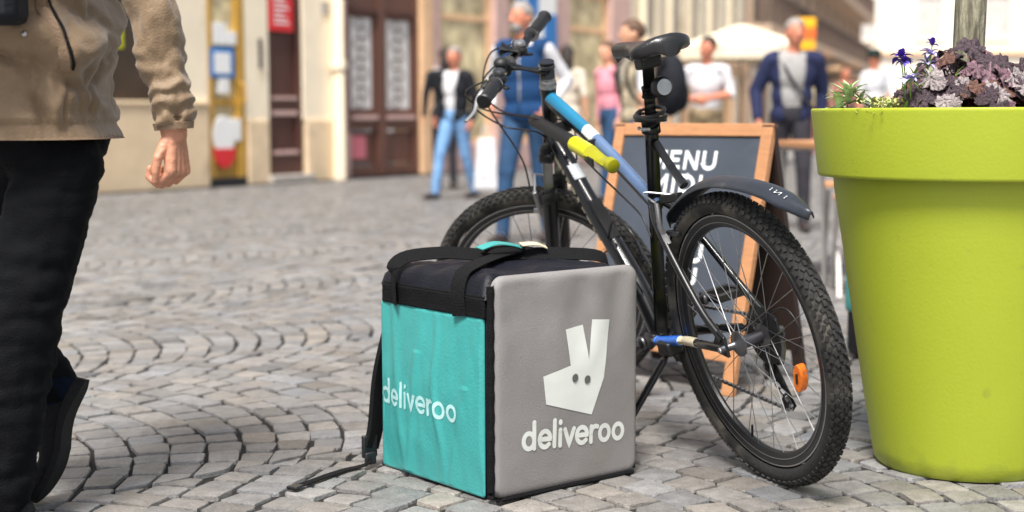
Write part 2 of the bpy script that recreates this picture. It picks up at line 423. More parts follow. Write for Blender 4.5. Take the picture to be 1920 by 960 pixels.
rc = MB(); rc.prism([(1.84 + .19 * cos(a), .46 + .24 * sin(a)) for a in [pi + pi * t / 14 for t in range(15)]], lambda u, v, h: Vector((u, -h, v)), .0, .027); rc.build('red_sticker', M_red, dr)
hd = MB().tube([(2.14, -.02, 1.0), (2.14, -.09, 1.03), (2.14, -.09, 1.23), (2.14, -.02, 1.26)], .016, 8); hd.build('door_handle', M_yellow, dr)
d2 = part(b1, 'brown_door', M_brown, (2.67, 2.75, .1, 2.8, -.14, -.03), (3.24, 3.33, .1, 2.8, -.14, -.03), (2.75, 3.24, .95, 1.05, -.14, -.04), (2.75, 3.24, .1, .42, -.14, -.04), (2.75, 3.24, 2.55, 2.8, -.14, -.04))
part(d2, 'door_panel', M_brown, (2.75, 3.24, 1.05, 2.55, -.14, -.08)); part(d2, 'door_panel', M_brown, (2.75, 3.24, .42, .95, -.14, -.08))
part(d2, 'moulding', M_pink, (2.75, 3.24, 1.06, 1.10, -.08, -.025)); part(d2, 'moulding', M_pink, (2.75, 3.24, .36, .41, -.04, -.02)); part(d2, 'moulding', M_pink, (2.75, 3.24, .86, .92, -.08, -.03))
part(d2, 'doorstep', M_stepst, (2.60, 3.40, 0, .1, -.14, .12), bev=.01)
sg_ = part(d2, 'red_sign', M_red, (2.71, 3.14, 1.93, 2.5, -.035, .008))
ln = MB()
for i in range(6): fbox(ln, 2.78, 3.06 - .05 * (i % 3), 2.02 + i * .062, 2.045 + i * .062, .008, .010)
ln.build('sign_lines', M_white, sg_, smooth=False)
part(b1, 'vertical_sign', M_dark, (2.49, 2.54, 1.45, 1.82, 0, .02))
part(b1, 'letter_plate', M_stepst, (3.70, 3.86, 2.18, 2.36, 0, .02))
dp = MB().tube([(3.93, -.10, .0), (3.93, -.10, 12)], .085, 14); dpo = dp.build('drainpipe', M_cream, b1)
dj = MB().lathe([(.086, -.06), (.105, -.05), (.105, .05), (.086, .06)], 14, (3.93, -.10, 1.52)); dj.build('pipe_collar', M_cream, dpo)

# --- house with the carved double door
b2 = thing('house', 'pink stone house with carved wooden double door and glazed shop fronts', 'building', (-4.53, 15.904, 0), FA)
part(b2, 'wall', M_pink, (4.03, 4.20, .62, 12, -.5, .02), (4.2, 5.86, 2.85, 12, -.5, .02), (6.12, 6.34, .72, 12, -.5, .03), (6.34, 12.14, 2.95, 12, -.5, .03), (7.74, 8.12, 0, 2.95, -.5, .08), (9.44, 9.98, 0, 2.95, -.5, .08), (11.44, 12.14, 0, 2.95, -.5, .08), bev=.01)
for bx_ in ((4.03, 4.22, 0, .62, -.5, .05), (6.09, 6.36, 0, .72, -.5, .07), (6.36, 7.74, 0, .42, -.4, .02), (8.12, 9.44, 0, .42, -.4, .02), (9.98, 11.44, 0, .42, -.4, .02)): part(b2, 'plinth', M_pink, bx_, bev=.012)
part(b2, 'door_surround', M_tan, (5.86, 6.12, 0, 2.95, -.5, .06), bev=.012)
dd = part(b2, 'double_door', M_redwood, (4.2, 4.29, .02, 2.85, -.14, -.02), (5.76, 5.86, .02, 2.85, -.14, -.02), (4.90, 5.08, .02, 2.85, -.14, .0), (4.29, 4.9, .66, .86, -.12, -.03), (5.08, 5.76, .66, .86, -.12, -.03), (4.29, 4.9, .02, .16, -.12, -.03), (5.08, 5.76, .02, .16, -.12, -.03), (4.29, 5.76, 2.25, 2.85, -.12, -.03))
for a, b in ((4.29, 4.90), (5.08, 5.76)):
    part(dd, 'lace_pane', M_lace, (a + .05, b - .08, .95, 2.2, -.10, -.06)); part(dd, 'lower_panel', M_redwood, (a + .03, b - .03, .2, .63, -.12, -.075))
    part(dd, 'rail_moulding', M_pink, (a + .02, b - .02, .80, .86, -.03, .01)); part(dd, 'rail_moulding', M_brown, (a + .02, b - .02, 2.26, 2.32, -.03, .02))
    part(dd, 'pane_frame', M_redwood, (a, a + .05, .86, 2.25, -.12, -.04), (b - .08, b, .86, 2.25, -.12, -.04), (a + .05, b - .08, .86, .95, -.12, -.045), (a + .05, b - .08, 2.2, 2.25, -.12, -.045))
    gr = MB()
    for i in range(9):   # scrolls of the wrought grille
        z_ = 1.04 + i * .135; c_ = (a + b - .03) / 2 + (.05 if i % 2 else -.05)
        gr.tube([(c_ + .1 * cos(t), .055 - .0 , z_ + .07 * sin(t)) for t in [k * pi / 5 for k in range(10)]], .008, 5, closed=True)
    gr.build('grille', M_redwood, dd)
part(dd, 'pink_notice', M_pinksign, (4.36, 4.68, .26, .58, -.075, -.065))
for a, b, nm in ((6.36, 7.74, 0), (8.12, 9.44, 1), (9.98, 11.44, 2)):
    ww = part(b2, 'shop_window', M_tan, (a, a + .07, .42, 2.95, -.1, -.02), (b - .07, b, .42, 2.95, -.1, -.02), (a + .07, b - .07, 2.28, 2.36, -.1, -.03), (a + .07, b - .07, .42, .5, -.1, -.02), (a + .07, b - .07, 2.87, 2.95, -.1, -.03))
    part(ww, 'pane', M_warmglass, (a + .07, b - .07, .5, 2.28, -.09, -.06)); part(ww, 'pane', M_warmglass, (a + .07, b - .07, 2.36, 2.87, -.09, -.06))
part(b2, 'wall_box', M_white, (6.13, 6.28, 1.18, 1.55, .03, .09))
bn = thing('banner', 'blue and white banner hanging on the shop front above the man in the vest', 'banner', (-4.53, 15.904, 0), FA)
part(bn, 'banner_cloth', M_white, (8.2, 9.42, 1.75, 3.2, .14, .16)); part(bn, 'banner_stripe', M_blue, (8.2, 8.42, 1.755, 3.195, .16, .168)); part(bn, 'banner_stripe', M_blue, (9.02, 9.42, 1.755, 2.5, .16, .168)); part(bn, 'banner_stripe', M_blue, (8.5, 8.85, 2.45, 3.19, .16, .168))

# --- houses further up the street
FB = atan2(.95, .313)
b3 = thing('house', 'distant cream house with tall narrow dark windows behind the saddle', 'building', (2.14, 26.14, 0), FB)
part(b3, 'wall', M_cream, (0, 13.2, 0, 15, -1, 0), bev=0)
def farwin(par, s0, s1, z0, z1, gl, fr):
    wv = part(par, 'window', fr, (s0 - .12, s0, z0 - .12, z1 + .12, 0, .1), (s1, s1 + .12, z0 - .12, z1 + .12, 0, .1), (s0, s1, z1, z1 + .12, 0, .1), (s0, s1, z0 - .12, z0, 0, .14), bev=0)
    part(wv, 'pane', gl, (s0, s1, z0, z1, 0, .02), bev=0)
for s_ in (1.0, 3.4, 5.4, 7.9, 10.6): farwin(b3, s_, s_ + 1.0, 2.35, 4.6, M_dwin, M_cream)
for s_ in (.8, 3.4, 6.0, 8.6, 11.0): farwin(b3, s_, s_ + 1.5, .5, 1.85, M_glassd, M_tan)
part(b3, 'string_course', M_tan, (0, 13.2, 2.0, 2.16, 0, .12), bev=0)
b4 = thing('house', 'dark brown-grey house with long balconies down the street', 'building', (2.14, 26.14, 0), FB)
part(b4, 'wall', M_grime, (13.2, 52, 0, 15, -1, 0), bev=0); part(b4, 'string_course', M_tan, (13.2, 52, 2.75, 2.95, 0, .2), bev=0)
for z_ in (3.3, 5.8):
    bl = part(b4, 'balcony', M_grime, (13.4, 51.8, z_ - .25, z_, 0, .7), bev=0)
    rl = MB()
    for i in range(97): fbox(rl, 13.5 + i * .4, 13.54 + i * .4, z_, z_ + .9, 0.62, 0.66)
    fbox(rl, 13.4, 51.8, z_ + .9, z_ + .96, 0.6, 0.68); rl.build('railing', M_balc, bl, smooth=False)
for i in range(12): farwin(b4, 14 + i * 3.15, 15.3 + i * 3.15, 3.4, 5.3, M_dwin, M_grime)
for i in range(12): farwin(b4, 14 + i * 3.15, 15.9 + i * 3.15, .4, 2.5, M_dwin, M_grime)
for i in range(6): part(b4, 'awning', M_balc if i % 2 else M_tan, (14 + i * 6.2, 18 + i * 6.2, 2.45, 2.6, 0, 1.3), bev=0)

b5 = thing('house', 'pale sunlit house closing the end of the street behind the planter', 'building', (18.2, 84, 0), radians(-6))
part(b5, 'wall', M_far, (0, 32, 0, 22, -3, 0), bev=0)
for r_ in range(3):
    for i in range(8): farwin(b5, 1.5 + i * 3.8, 3.0 + i * 3.8, 1.0 + r_ * 4.2, 3.4 + r_ * 4.2, M_farwin, M_far)
part(b5, 'cornice', M_tan, (0, 32, 4.3, 4.5, 0, .3), bev=0)
# ================================================================== PLANTER
M_planter = mat('lime_plastic', srgb(163, 176, 48), .45, .04, 2.2, .06, 120, spec=.4, fine=.02, dirt=(srgb(128, 132, 60), 17.0, .67, .5))
M_soil = mat('potting_soil', (.03, .022, .016), .95, .4, 40, .6, 80)
PX, PY = 1.1025, 3.4142
_n = M_planter.node_tree; _p = _n.nodes['Principled BSDF']; _src = _p.inputs['Base Color'].links[0].from_socket      # splashed dirt round the foot
_tc = _n.nodes.new('ShaderNodeTexCoord'); _sx = _n.nodes.new('ShaderNodeSeparateXYZ'); _n.links.new(_tc.outputs['Object'], _sx.inputs[0])
_nz = _n.nodes.new('ShaderNodeTexNoise'); _nz.inputs['Scale'].default_value = 22; _nz.inputs['Detail'].default_value = 7; _n.links.new(_tc.outputs['Object'], _nz.inputs['Vector'])
_ad = _n.nodes.new('ShaderNodeMath'); _ad.operation = 'MULTIPLY_ADD'; _ad.inputs[1].default_value = -.16; _n.links.new(_nz.outputs['Fac'], _ad.inputs[0]); _n.links.new(_sx.outputs['Z'], _ad.inputs[2])
_mr = _n.nodes.new('ShaderNodeMapRange'); _mr.inputs['From Min'].default_value = -.075; _mr.inputs['From Max'].default_value = -.03; _mr.inputs['To Min'].default_value = .22; _mr.inputs['To Max'].default_value = 0; _n.links.new(_ad.outputs[0], _mr.inputs['Value'])
_mx = _n.nodes.new('ShaderNodeMix'); _mx.data_type = 'RGBA'; _n.links.new(_mr.outputs[0], _mx.inputs['Factor']); _n.links.new(_src, _mx.inputs['A']); _mx.inputs['B'].default_value = (.09, .085, .05, 1); _n.links.new(_mx.outputs['Result'], _p.inputs['Base Color'])
pl = thing('planter', 'large lime green plastic planter with a wide rim on the cobbles', 'planter', (PX, PY, 0))
pb = MB().lathe([(.0, .012), (.17, .012), (.185, .004), (.205, .001), (.2135, .012), (.219, .04), (.240, .16), (.2705, .35), (.2985, .53), (.3215, .67), (.326, .72), (.326, .74)], 96)
pb.build('pot_body', M_planter, pl, ang=60)
rm = MB().lathe([(.322, .7035), (.3395, .6995), (.3575, .6995), (.3605, .7025), (.3615, .708), (.3795, .852), (.3800, .857), (.3785, .8595), (.3755, .8605), (.362, .8605), (.359, .858), (.357, .84), (.345, .74)], 96)
rm.build('rim', M_planter, pl, ang=60)
so_ = MB().lathe([(.0, .842), (.1, .845), (.2, .838), (.30, .832), (.36, .825)], 40); so_.build('soil', M_soil, pl)
# --- young tree
M_bark = mat('grey_green_bark', srgb(134, 130, 110), .9, .6, 16, 1.0, 26, stretch=(5, 5, .8), fine=.3, dirt=(srgb(62, 54, 44), 9, .55, .8))
M_twig = mat('twig_bark', srgb(90, 78, 62), .9, .3, 10, .4, 40)
M_leaf = mat('tree_leaf', (.06, .12, .03), .55, .3, 3)
tr_ = thing('tree', 'young tree with grey bark growing in the lime green planter', 'tree', (PX - .005, PY + .04, .82))
tk = MB()
def trunkf(u, v):
    a = 2 * pi * u; z_ = v * 1.9; r_ = (.036 - .006 * v + .012 * math.exp(-z_ * 14)) * (1 + .05 * sin(a * 5 + z_ * 4) + .03 * sin(a * 11 - z_ * 9))
    return Vector((r_ * cos(a) + .012 * sin(z_ * 1.4), r_ * sin(a), z_))
tk.grid(trunkf, 40, 60, wrapu=True); tko = tk.build('trunk', M_bark, tr_, ang=80)
br = MB(); rb = random.Random(3); tips = []
for i in range(11):
    a = i * 2.4; z0 = 1.35 + .05 * i; L = rb.uniform(.35, .6); p = [Vector((.01, 0, z0))]
    for k in range(4): p.append(p[-1] + Vector((cos(a) * L / 4, sin(a) * L / 4, L / 4 * rb.uniform(.5, 1.2))))
    br.tube(p, [.012, .01, .008, .006, .003], 6); tips += p[1:]
br.build('limb', M_twig, tko)
lf = MB()
for i in range(1500):
    c = rb.choice(tips) + Vector((rb.gauss(0, .1), rb.gauss(0, .1), rb.gauss(.05, .1))); a = rb.uniform(0, 6.28); t = Vector((cos(a), sin(a), rb.uniform(-.6, .4))).normalized(); s = t.cross(Vector((rb.gauss(0, 1), rb.gauss(0, 1), 2))).normalized()
    L = rb.uniform(.03, .055); lf.add([c, c + t * L * .5 + s * L * .3, c + t * L, c + t * L * .5 - s * L * .3], [(0, 1, 2, 3)])
tag(lf.build('crown', M_leaf, tr_, smooth=False), kind='stuff')

# --- plants
M_heu = [mat('heuchera_leaf_dark', srgb(58, 42, 50), .42, .65, 3.5, .6, 7), mat('heuchera_leaf_plum', srgb(112, 84, 94), .42, .6, 3.5, .6, 7), mat('heuchera_leaf_silver', srgb(140, 130, 130), .45, .6, 3.5, .6, 7), mat('heuchera_leaf_bronze', srgb(96, 64, 52), .45, .45, 3.5, .6, 7)]
M_green = mat('fresh_green_leaf', srgb(112, 148, 62), .5, .3, 20)
M_pale = mat('pale_variegated_leaf', srgb(178, 198, 150), .5, .3, 25)
M_violet = mat('violet_petal', srgb(88, 62, 170), .6, .25, 30)
M_lav = mat('lavender_petal', srgb(178, 172, 214), .6, .2, 30)
M_gold = mat('golden_sedum', srgb(190, 188, 120), .6, .3, 40)
for m_ in M_heu:      # veins that radiate from the leaf base
    n_ = m_.node_tree; p_ = n_.nodes['Principled BSDF']; src_ = p_.inputs['Base Color'].links[0].from_socket
    tc_ = n_.nodes.new('ShaderNodeTexCoord'); gr_ = n_.nodes.new('ShaderNodeTexGradient'); gr_.gradient_type = 'RADIAL'; n_.links.new(tc_.outputs['Object'], gr_.inputs['Vector'])
    mu = n_.nodes.new('ShaderNodeMath'); mu.operation = 'MULTIPLY'; mu.inputs[1].default_value = 7; n_.links.new(gr_.outputs['Fac'], mu.inputs[0])
    pp_ = n_.nodes.new('ShaderNodeMath'); pp_.operation = 'PINGPONG'; pp_.inputs[1].default_value = .5; n_.links.new(mu.outputs[0], pp_.inputs[0])
    mr_ = n_.nodes.new('ShaderNodeMapRange'); mr_.inputs['From Min'].default_value = .02; mr_.inputs['From Max'].default_value = .16; mr_.inputs['To Min'].default_value = .38; mr_.inputs['To Max'].default_value = 1.15; n_.links.new(pp_.outputs[0], mr_.inputs['Value'])
    mx_ = n_.nodes.new('ShaderNodeMix'); mx_.data_type = 'RGBA'; mx_.blend_type = 'MULTIPLY'; mx_.inputs['Factor'].default_value = 1
    n_.links.new(src_, mx_.inputs['A']); n_.links.new(mr_.outputs[0], mx_.inputs['B']); n_.links.new(mx_.outputs['Result'], p_.inputs['Base Color'])
def lobed_leaf(lobes=5, depth=.28):
    mb = MB(); n = 40; vs = [Vector((0, 0, 0))]; 
    for ring, sc in ((0, .5), (1, 1.0)):
        for k in range(n):
            a = -pi + 2 * pi * k / n
            r_ = 1 - depth * (.5 - .5 * cos(a * lobes)) * (ring * .9 + .1) - .06 * ring * (.5 - .5 * cos(a * lobes * 3))
            r_ *= (.55 + .45 * min(1, (pi - abs(a)) / .5)); x, y = r_ * sc * cos(a), r_ * sc * sin(a)
            vs.append(Vector((x, y, (.13 * cos(a * lobes) + .09 * cos(2 * a + 1)) * sc * sc - .20 * sc * sc + .05 * sin(3 * a))))
    fs = [(0, 1 + k, 1 + (k + 1) % n) for k in range(n)] + [(1 + k, 1 + n + k, 1 + n + (k + 1) % n, 1 + (k + 1) % n) for k in range(n)]
    mb.add(vs, fs); return mb
heu_me = [[lobed_leaf(7 + 2 * v, .11 + .03 * v).mesh('leaf', m_, ang=180) for m_ in M_heu] for v in range(2)]
def orient(nrm, spin):
    q = Vector(nrm).to_track_quat('Z', 'Y').to_matrix().to_4x4(); return q @ Matrix.Rotation(spin, 4, 'Z')
M_stem = mat('plum_stem', srgb(92, 60, 58), .6, .2, 20)
def heuchera(label, cx, cy, rad, hgt, n, seed):
    r_ = random.Random(seed); t = thing('heuchera_plant', label, 'plant', (cx, cy, .838), group='dark leaved plants in the planter'); st = MB()
    for i in range(n):
        ph = r_.uniform(0, 6.283); rr = rad * sqrt(r_.random()); lift = hgt * (1 - (rr / rad) ** 2 * .75) * r_.uniform(.45, 1.0)
        c = Vector((rr * cos(ph), rr * sin(ph), max(.018, lift)))
        nrm = Vector((cos(ph) * rr / rad * .9 + r_.gauss(0, .25), sin(ph) * rr / rad * .9 - .35 + r_.gauss(0, .25), .75))
        k = 0 if r_.random() < .36 else r_.choice((1, 1, 2, 2, 3)); o = mobj('leaf', heu_me[r_.randrange(2)][k], t)
        s = r_.uniform(.017, .036); o.matrix_local = Matrix.Translation(c) @ orient(nrm, r_.uniform(0, 6.28)) @ Matrix.Scale(s, 4)
        st.tube([(c.x * .2, c.y * .2, 0), (c.x * .7, c.y * .7, c.z * .75), tuple(c)], .0016, 5)
    st.build('stems', M_stem, t)
heuchera('dark purple leafy plant in front of the tree trunk in the planter', 1.03, 3.235, .165, .165, 190, 1)
heuchera('dark purple leafy plant beside the tree at the cut-off edge of the picture', 1.27, 3.27, .17, .19, 170, 2)
heuchera('dark purple leafy plant behind the tree trunk in the planter', 1.14, 3.52, .15, .16, 60, 3)
def blade(L, wd, curl=.5, n=6):
    mb = MB(); vs = []; fs = []
    for i in range(n + 1):
        t = i / n; w_ = wd * sin(pi * min(.999, .12 + t * .88)) ** .8; x = L * t; z_ = curl * L * (t * .6 - t * t * .7)
        vs += [Vector((x, -w_, z_ + w_ * .4)), Vector((x, 0, z_)), Vector((x, w_, z_ + w_ * .4))]
    for i in range(n):
        for j in range(2): fs.append((i * 3 + j, i * 3 + j + 1, i * 3 + j + 4, i * 3 + j + 3))
    return mb.add(vs, fs)
bl_me = {k: blade(1, wd, cu).mesh('leaf', m_, ang=180) for k, wd, cu, m_ in (('pale', .13, .8, M_pale), ('green', .10, .7, M_green), ('thin', .07, .5, M_green), ('vio', .30, 1.0, M_violet), ('lav', .30, 1.0, M_lav))}
def rosette(t, c, key, n, L, r_, up=(.2, 1.1), name='leaf'):
    for i in range(n):
        a = i * 2.399 + r_.uniform(-.3, .3); e = r_.uniform(*up); o = mobj(name, bl_me[key], t)
        o.matrix_local = Matrix.Translation(Vector(c)) @ Matrix.Rotation(a, 4, 'Z') @ Matrix.Rotation(-e, 4, 'Y') @ Matrix.Scale(L * r_.uniform(.7, 1.15), 4)
rr_ = random.Random(5)
t = thing('variegated_plant', 'pale green variegated plant at the edge of the planter rim nearest the bicycle', 'plant', (.79, 3.355, .85))
for c, n, L in (((0, 0, .02), 18, .064), ((.0, .0, .04), 14, .052), ((-.02, .01, .0), 16, .06), ((.05, -.04, .005), 14, .045), ((.035, .03, .02), 14, .045)): rosette(t, c, 'pale', n, L, rr_, (.0, 1.2))
MB().tube([(0, 0, -.01), (0, .02, .05)], .003, 6).build('stems', M_green, t)
t = thing('groundcover_plant', 'low golden green carpet plant between the violet flowers and the rim', 'plant', (.872, 3.215, .845))
gm = MB()
for i in range(900):
    c = Vector((rr_.gauss(0, .038), rr_.gauss(0, .022), rr_.uniform(0, .034))); a = rr_.uniform(0, 6.28); L = rr_.uniform(.006, .013); d = Vector((cos(a), sin(a), rr_.uniform(0, 1.2))).normalized(); s = d.cross(Z).normalized()
    gm.add([c, c + d * L * .5 + s * L * .25, c + d * L, c + d * L * .5 - s * L * .25], [(0, 1, 2, 3)])
tag(gm.build('foliage', [M_gold], t, smooth=False), kind='stuff')
t = thing('violet_flower', 'violet and lavender flowering plant with fresh green leaves left of the purple foliage', 'flower', (.905, 3.20, .836))
sm = MB()
for i in range(18):
    x, y = rr_.gauss(0, .03), rr_.gauss(0, .022); h = rr_.uniform(.03, .11); rosette(t, (x, y, 0), 'green', 5, .045, rr_, (.3, 1.3)); rosette(t, (x, y, h), 'thin', 5, .032, rr_, (.0, 1.1)); sm.tube([(x, y, 0), (x * 1.1, y, h)], .002, 5)
for c, key, n, L, up in (((-.036, 0, .135), 'vio', 18, .026, (-.5, 1.3)), ((-.03, .0, .128), 'vio', 12, .022, (-.7, .5)), ((.047, .05, .165), 'vio', 12, .022, (-.2, 1.5)), ((.043, .05, .145), 'lav', 12, .026, (-.6, .6)), ((-.03, -.05, .085), 'lav', 12, .027, (-.3, 1.0)), ((.03, .03, .12), 'lav', 7, .028, (-.4, .6))):
    rosette(t, c, key, n, L, rr_, up, 'petal'); sm.tube([(c[0] * .4, c[1] * .4, 0), (c[0] * .8, c[1] * .8, c[2] * .6), c], .0016, 5)
sm.build('stems', M_green, t)
# ================================================================== BICYCLE (x forward, y to its left, z up; leaning on its stand)
M_rub = mat('tyre_rubber', (.017, .0165, .016), .8, .3, 18, .3, 120, dirt=((.14, .125, .10), 9, .48, .6))
M_knob = mat('tread_rubber', (.017, .0165, .016), .82, .3, 40, dirt=((.08, .075, .07), 22, .52, .5))
M_black = mat('black_frame_paint', (.006, .0065, .008), .3, .2, 6, coat=.4)
M_satin = mat('satin_black_plastic', (.009, .009, .010), .5, .2, 20, .1, 150)
M_alu = mat('brushed_aluminium', (.5, .5, .51), .42, .1, 30, metal=1)
M_dalu = mat('dark_aluminium', (.16, .16, .17), .38, .15, 20, metal=1)
M_rim = mat('black_rim', (.03, .03, .032), .35, .2, 20, metal=.3)
M_steel = mat('oily_steel', (.10, .095, .09), .4, .4, 50, metal=.9)
M_teal = mat('top_tube_blue', srgb(30, 116, 152), .35, .1, 6, coat=.4)
M_slate = mat('top_tube_slate_blue', srgb(92, 116, 154), .35, .08, 6, coat=.4)
M_decal = mat('white_decal', srgb(226, 230, 232), .4, .06, 8)
M_blu2 = mat('chainstay_blue', srgb(26, 104, 206), .35, .15, 8, coat=.4)
M_cream2 = mat('cream_decal', srgb(206, 196, 168), .45, .2, 12)
M_limeb = mat('lime_capsule', srgb(206, 204, 18), .35, .08, 8, coat=.3)
M_olive = mat('olive_capsule', srgb(150, 148, 14), .35, .12, 8, coat=.3)
M_guard = mat('mudguard_plastic', srgb(42, 47, 56), .38, .25, 10, .08, 100, dirt=(srgb(120, 120, 120), 8, .58, .4))
M_orange = mat('orange_reflector', srgb(246, 120, 10), .25, .12, 60, .4, 90, coat=.5)
M_sadd = mat('saddle_vinyl', (.014, .014, .015), .33, .2, 15, .12, 180, coat=.15)
M_cable = mat('cable_sheath', (.012, .012, .013), .4, .1, 10)
M_refl = mat('clear_reflector', srgb(200, 205, 210), .15, .1, 40, metal=.5)

YAW, LEAN, STEER = 1.966, .2339, .8441
WR, TR, WB = .345, .0242, 1.0852
bike = thing('bicycle', 'black and blue mountain bike propped on its stand behind the delivery bag', 'bicycle')
bike.matrix_world = Matrix.Translation((.6191, 3.2426, 0)) @ Matrix.Rotation(YAW, 4, 'Z') @ Matrix.Rotation(-LEAN, 4, 'X')
BINV = bike.matrix_world.inverted()
ha = radians(70); A_ = Vector((-cos(ha), 0, sin(ha))); Q_ = Vector((sin(ha), 0, cos(ha)))
A0 = Vector((WB, 0, WR)) - .042 * Q_
SROT = Matrix.Rotation(STEER, 3, A_)
S = lambda p: SROT @ (Vector(p) - A0) + A0
Sd = lambda d: SROT @ Vector(d)
US = Vector((-cos(radians(72.5)), 0, sin(radians(72.5)))); BB = Vector((.4494, 0, .285))

def wheel(steered, label=None):
    f = (lambda p: S(p)) if steered else (lambda p: Vector(p)); c = Vector((WB, 0, WR)) if steered else Vector((0, 0, WR))
    d = Sd if steered else Vector
    ax = (d((1, 0, 0)), d((0, 0, 1)), d((0, 1, 0))); o = f(c)
    pt = lambda r_, a, y: o + ax[0] * (r_ * cos(a)) + ax[1] * (r_ * sin(a)) + ax[2] * y
    hub = MB(); hub.lathe([(.004, -.085), (.009, -.085), (.009, -.05), (.013, -.045), (.030, -.036), (.030, -.031), (.016, -.024), (.014, 0), (.016, .024), (.030, .031), (.030, .036), (.013, .045), (.009, .05), (.009, .085), (.004, .085)], 20, o, ax, caps=(True, True))
    w_ = hub.build('wheel', M_dalu, bike)
    ty = MB(); prof = [((WR - TR) + TR * cos(a) * 1.0, .0255 * sin(a)) for a in [radians(x) for x in range(-140, 141, 14)]]
    ty.lathe(prof, 96, o, ax); ty.build('tyre', M_rub, w_, ang=80)
    kn = MB(); N = 92
    for i in range(N):
        for r_, (ph, hw, hl) in enumerate(((-62, .004, .0062), (-40, .0042, .0055), (-19, .0042, .005), (0, .0042, .006), (19, .0042, .005), (40, .0042, .0055), (62, .004, .0062))):
            a = 2 * pi * (i + (.5 if r_ % 2 else 0)) / N; p = radians(ph)
            er = ax[0] * cos(a) + ax[1] * sin(a); et = -ax[0] * sin(a) + ax[1] * cos(a)
            nn = er * cos(p) + ax[2] * sin(p); ss = -er * sin(p) + ax[2] * cos(p)
            sk = (.5 if r_ in (2, 5) else -.5 if r_ in (1, 4) else 0); tt = (et + ss * sk).normalized(); s2 = nn.cross(tt)
            cc = o + er * ((WR - TR) + TR * cos(p)) + ax[2] * (.0255 * sin(p)) + nn * .0008
            kn.box(cc, (hl * 2, hw * 2, .0058), 0, (tt, s2, nn))
    tag(kn.build('tread', M_knob, w_, smooth=False), kind='stuff')
    rim = MB(); rim.lathe([(.300, -.0125), (.298, -.014), (.279, -.0125), (.268, -.006), (.266, 0), (.268, .006), (.279, .0125), (.298, .014), (.300, .0125), (.290, .0), (.300, -.0125)], 96, o, ax, m=0)
    rm_ = rim.build('rim', M_rim, w_, ang=30)
    bt = MB()
    for s_ in (-1, 1): bt.lathe([(.2985, s_ * .0143), (.2955, s_ * .0142)], 96, o, ax).lathe([(.2815, s_ * .0137), (.2795, s_ * .0129)], 96, o, ax)
    bt.build('brake_track', M_alu, rm_)
    sp = []
    for i in range(32):
        s_ = 1 if i % 2 else -1; k = i // 2; a0 = 2 * pi * k / 16 + (.1 if s_ > 0 else 0); cross = .62 if k % 2 else -.62
        a1 = 2 * pi * i / 32
        m_ = MB().tube([pt(.028, a1 + cross, s_ * .033), pt(.268, a1, s_ * .004)], .00115, 5); m_.build('spoke', M_alu, w_)
    return w_, o, ax, pt
rw, rwo, rwax, rwpt = wheel(False)
fw, fwo, fwax, fwpt = wheel(True)
def reflector(w_, pt, a, r_=.19):
    e1 = (pt(.25, a, 0) - pt(.15, a, 0)).normalized(); ny = (pt(.2, a, .1) - pt(.2, a, 0)).normalized(); e2 = ny.cross(e1)
    c = pt(r_, a, .012); vs = []; mb = MB()
    ol = [(.034 * cos(t) * (1 if abs(cos(t)) < .7 else 1), .0165 * sin(t)) for t in [2 * pi * k / 20 for k in range(20)]]
    mb.prism(ol, lambda u, v, h: c + e2 * u + e1 * v + ny * h, -.012, .006); ro = mb.build('reflector', M_orange, w_, bev=.002)
    MB().box(c - ny * .003, (.024, .006, .022), 0, (e2, e1, ny)).build('reflector_clip', M_satin, w_)
reflector(rw, rwpt, pi + .28, .20); reflector(fw, fwpt, 3.6, .2)
MB().tube([rwpt(.27, pi * 1.6, 0), rwpt(.235, pi * 1.6, 0)], .003, 6).build('valve', M_satin, rw)
MB().tube([fwpt(.27, -.35 + pi, 0), fwpt(.225, -.35 + pi, 0)], .004, 6).build('valve', M_satin, fw)
# cassette
cs = MB()
for i, r_ in enumerate((.056, .050, .044, .038, .032, .026)):
    y_ = -.036 - i * .0048; n = 44; ol = [((r_ if k % 2 else r_ - .0035) * cos(2 * pi * k / n), (r_ if k % 2 else r_ - .0035) * sin(2 * pi * k / n)) for k in range(n)]
    cs.prism(ol, lambda u, v, h: Vector((u, h, WR + v)), y_, y_ + .0018)
cs.build('cassette', M_steel, rw)
MB().lathe([(.02, 0), (.068, .0), (.07, -.001), (.02, -.002)], 32, (0, -.033, WR), (X, Z, Y)).build('spoke_guard', M_satin, rw)

# --- frame
HB = A0 + .5072 * A_; HT = HB + .1511 * A_; STT = BB + .5844 * US
MB().tube([HB - A_ * .0, HB + A_ * .03, HT - A_ * .03, HT], [.024, .021, .021, .024], 18).build('head_tube', M_black, bike)
tt = MB(); p0, p1 = Vector((.825, 0, .915)), Vector((.322, 0, .640)); nseg = 22; seg = 20
td = (p1 - p0).normalized(); tu = Y.cross(td).normalized(); tu = tu if tu.z > 0 else -tu
vs_, fs_, ms_ = [], [], []
for i in range(nseg + 1):
    t = i / nseg; c = p0.lerp(p1, t) + tu * (.012 * sin(pi * t)); ry, rz = .0185 - .003 * t, .026 - .007 * t
    for k in range(seg):
        a = 2 * pi * k / seg + pi / seg; vs_.append(c + Y * (ry * cos(a)) + tu * (rz * sin(a)))
for i in range(nseg):
    for k in range(seg):
        k2 = (k + 1) % seg; fs_.append((i * seg + k, i * seg + k2, (i + 1) * seg + k2, (i + 1) * seg + k)); up = sin(2 * pi * (k + 1) / seg) > .3; t = (i + .5) / nseg
        ms_.append(0 if not up else (1 if t < .38 else 3 if t < .46 else 2))
fs_ += [tuple(range(seg)), tuple(nseg * seg + k for k in range(seg))]; ms_ += [0, 0]
tt.add(vs_, fs_, ms_); tto = tt.build('top_tube', [M_black, M_teal, M_slate, M_decal], bike)
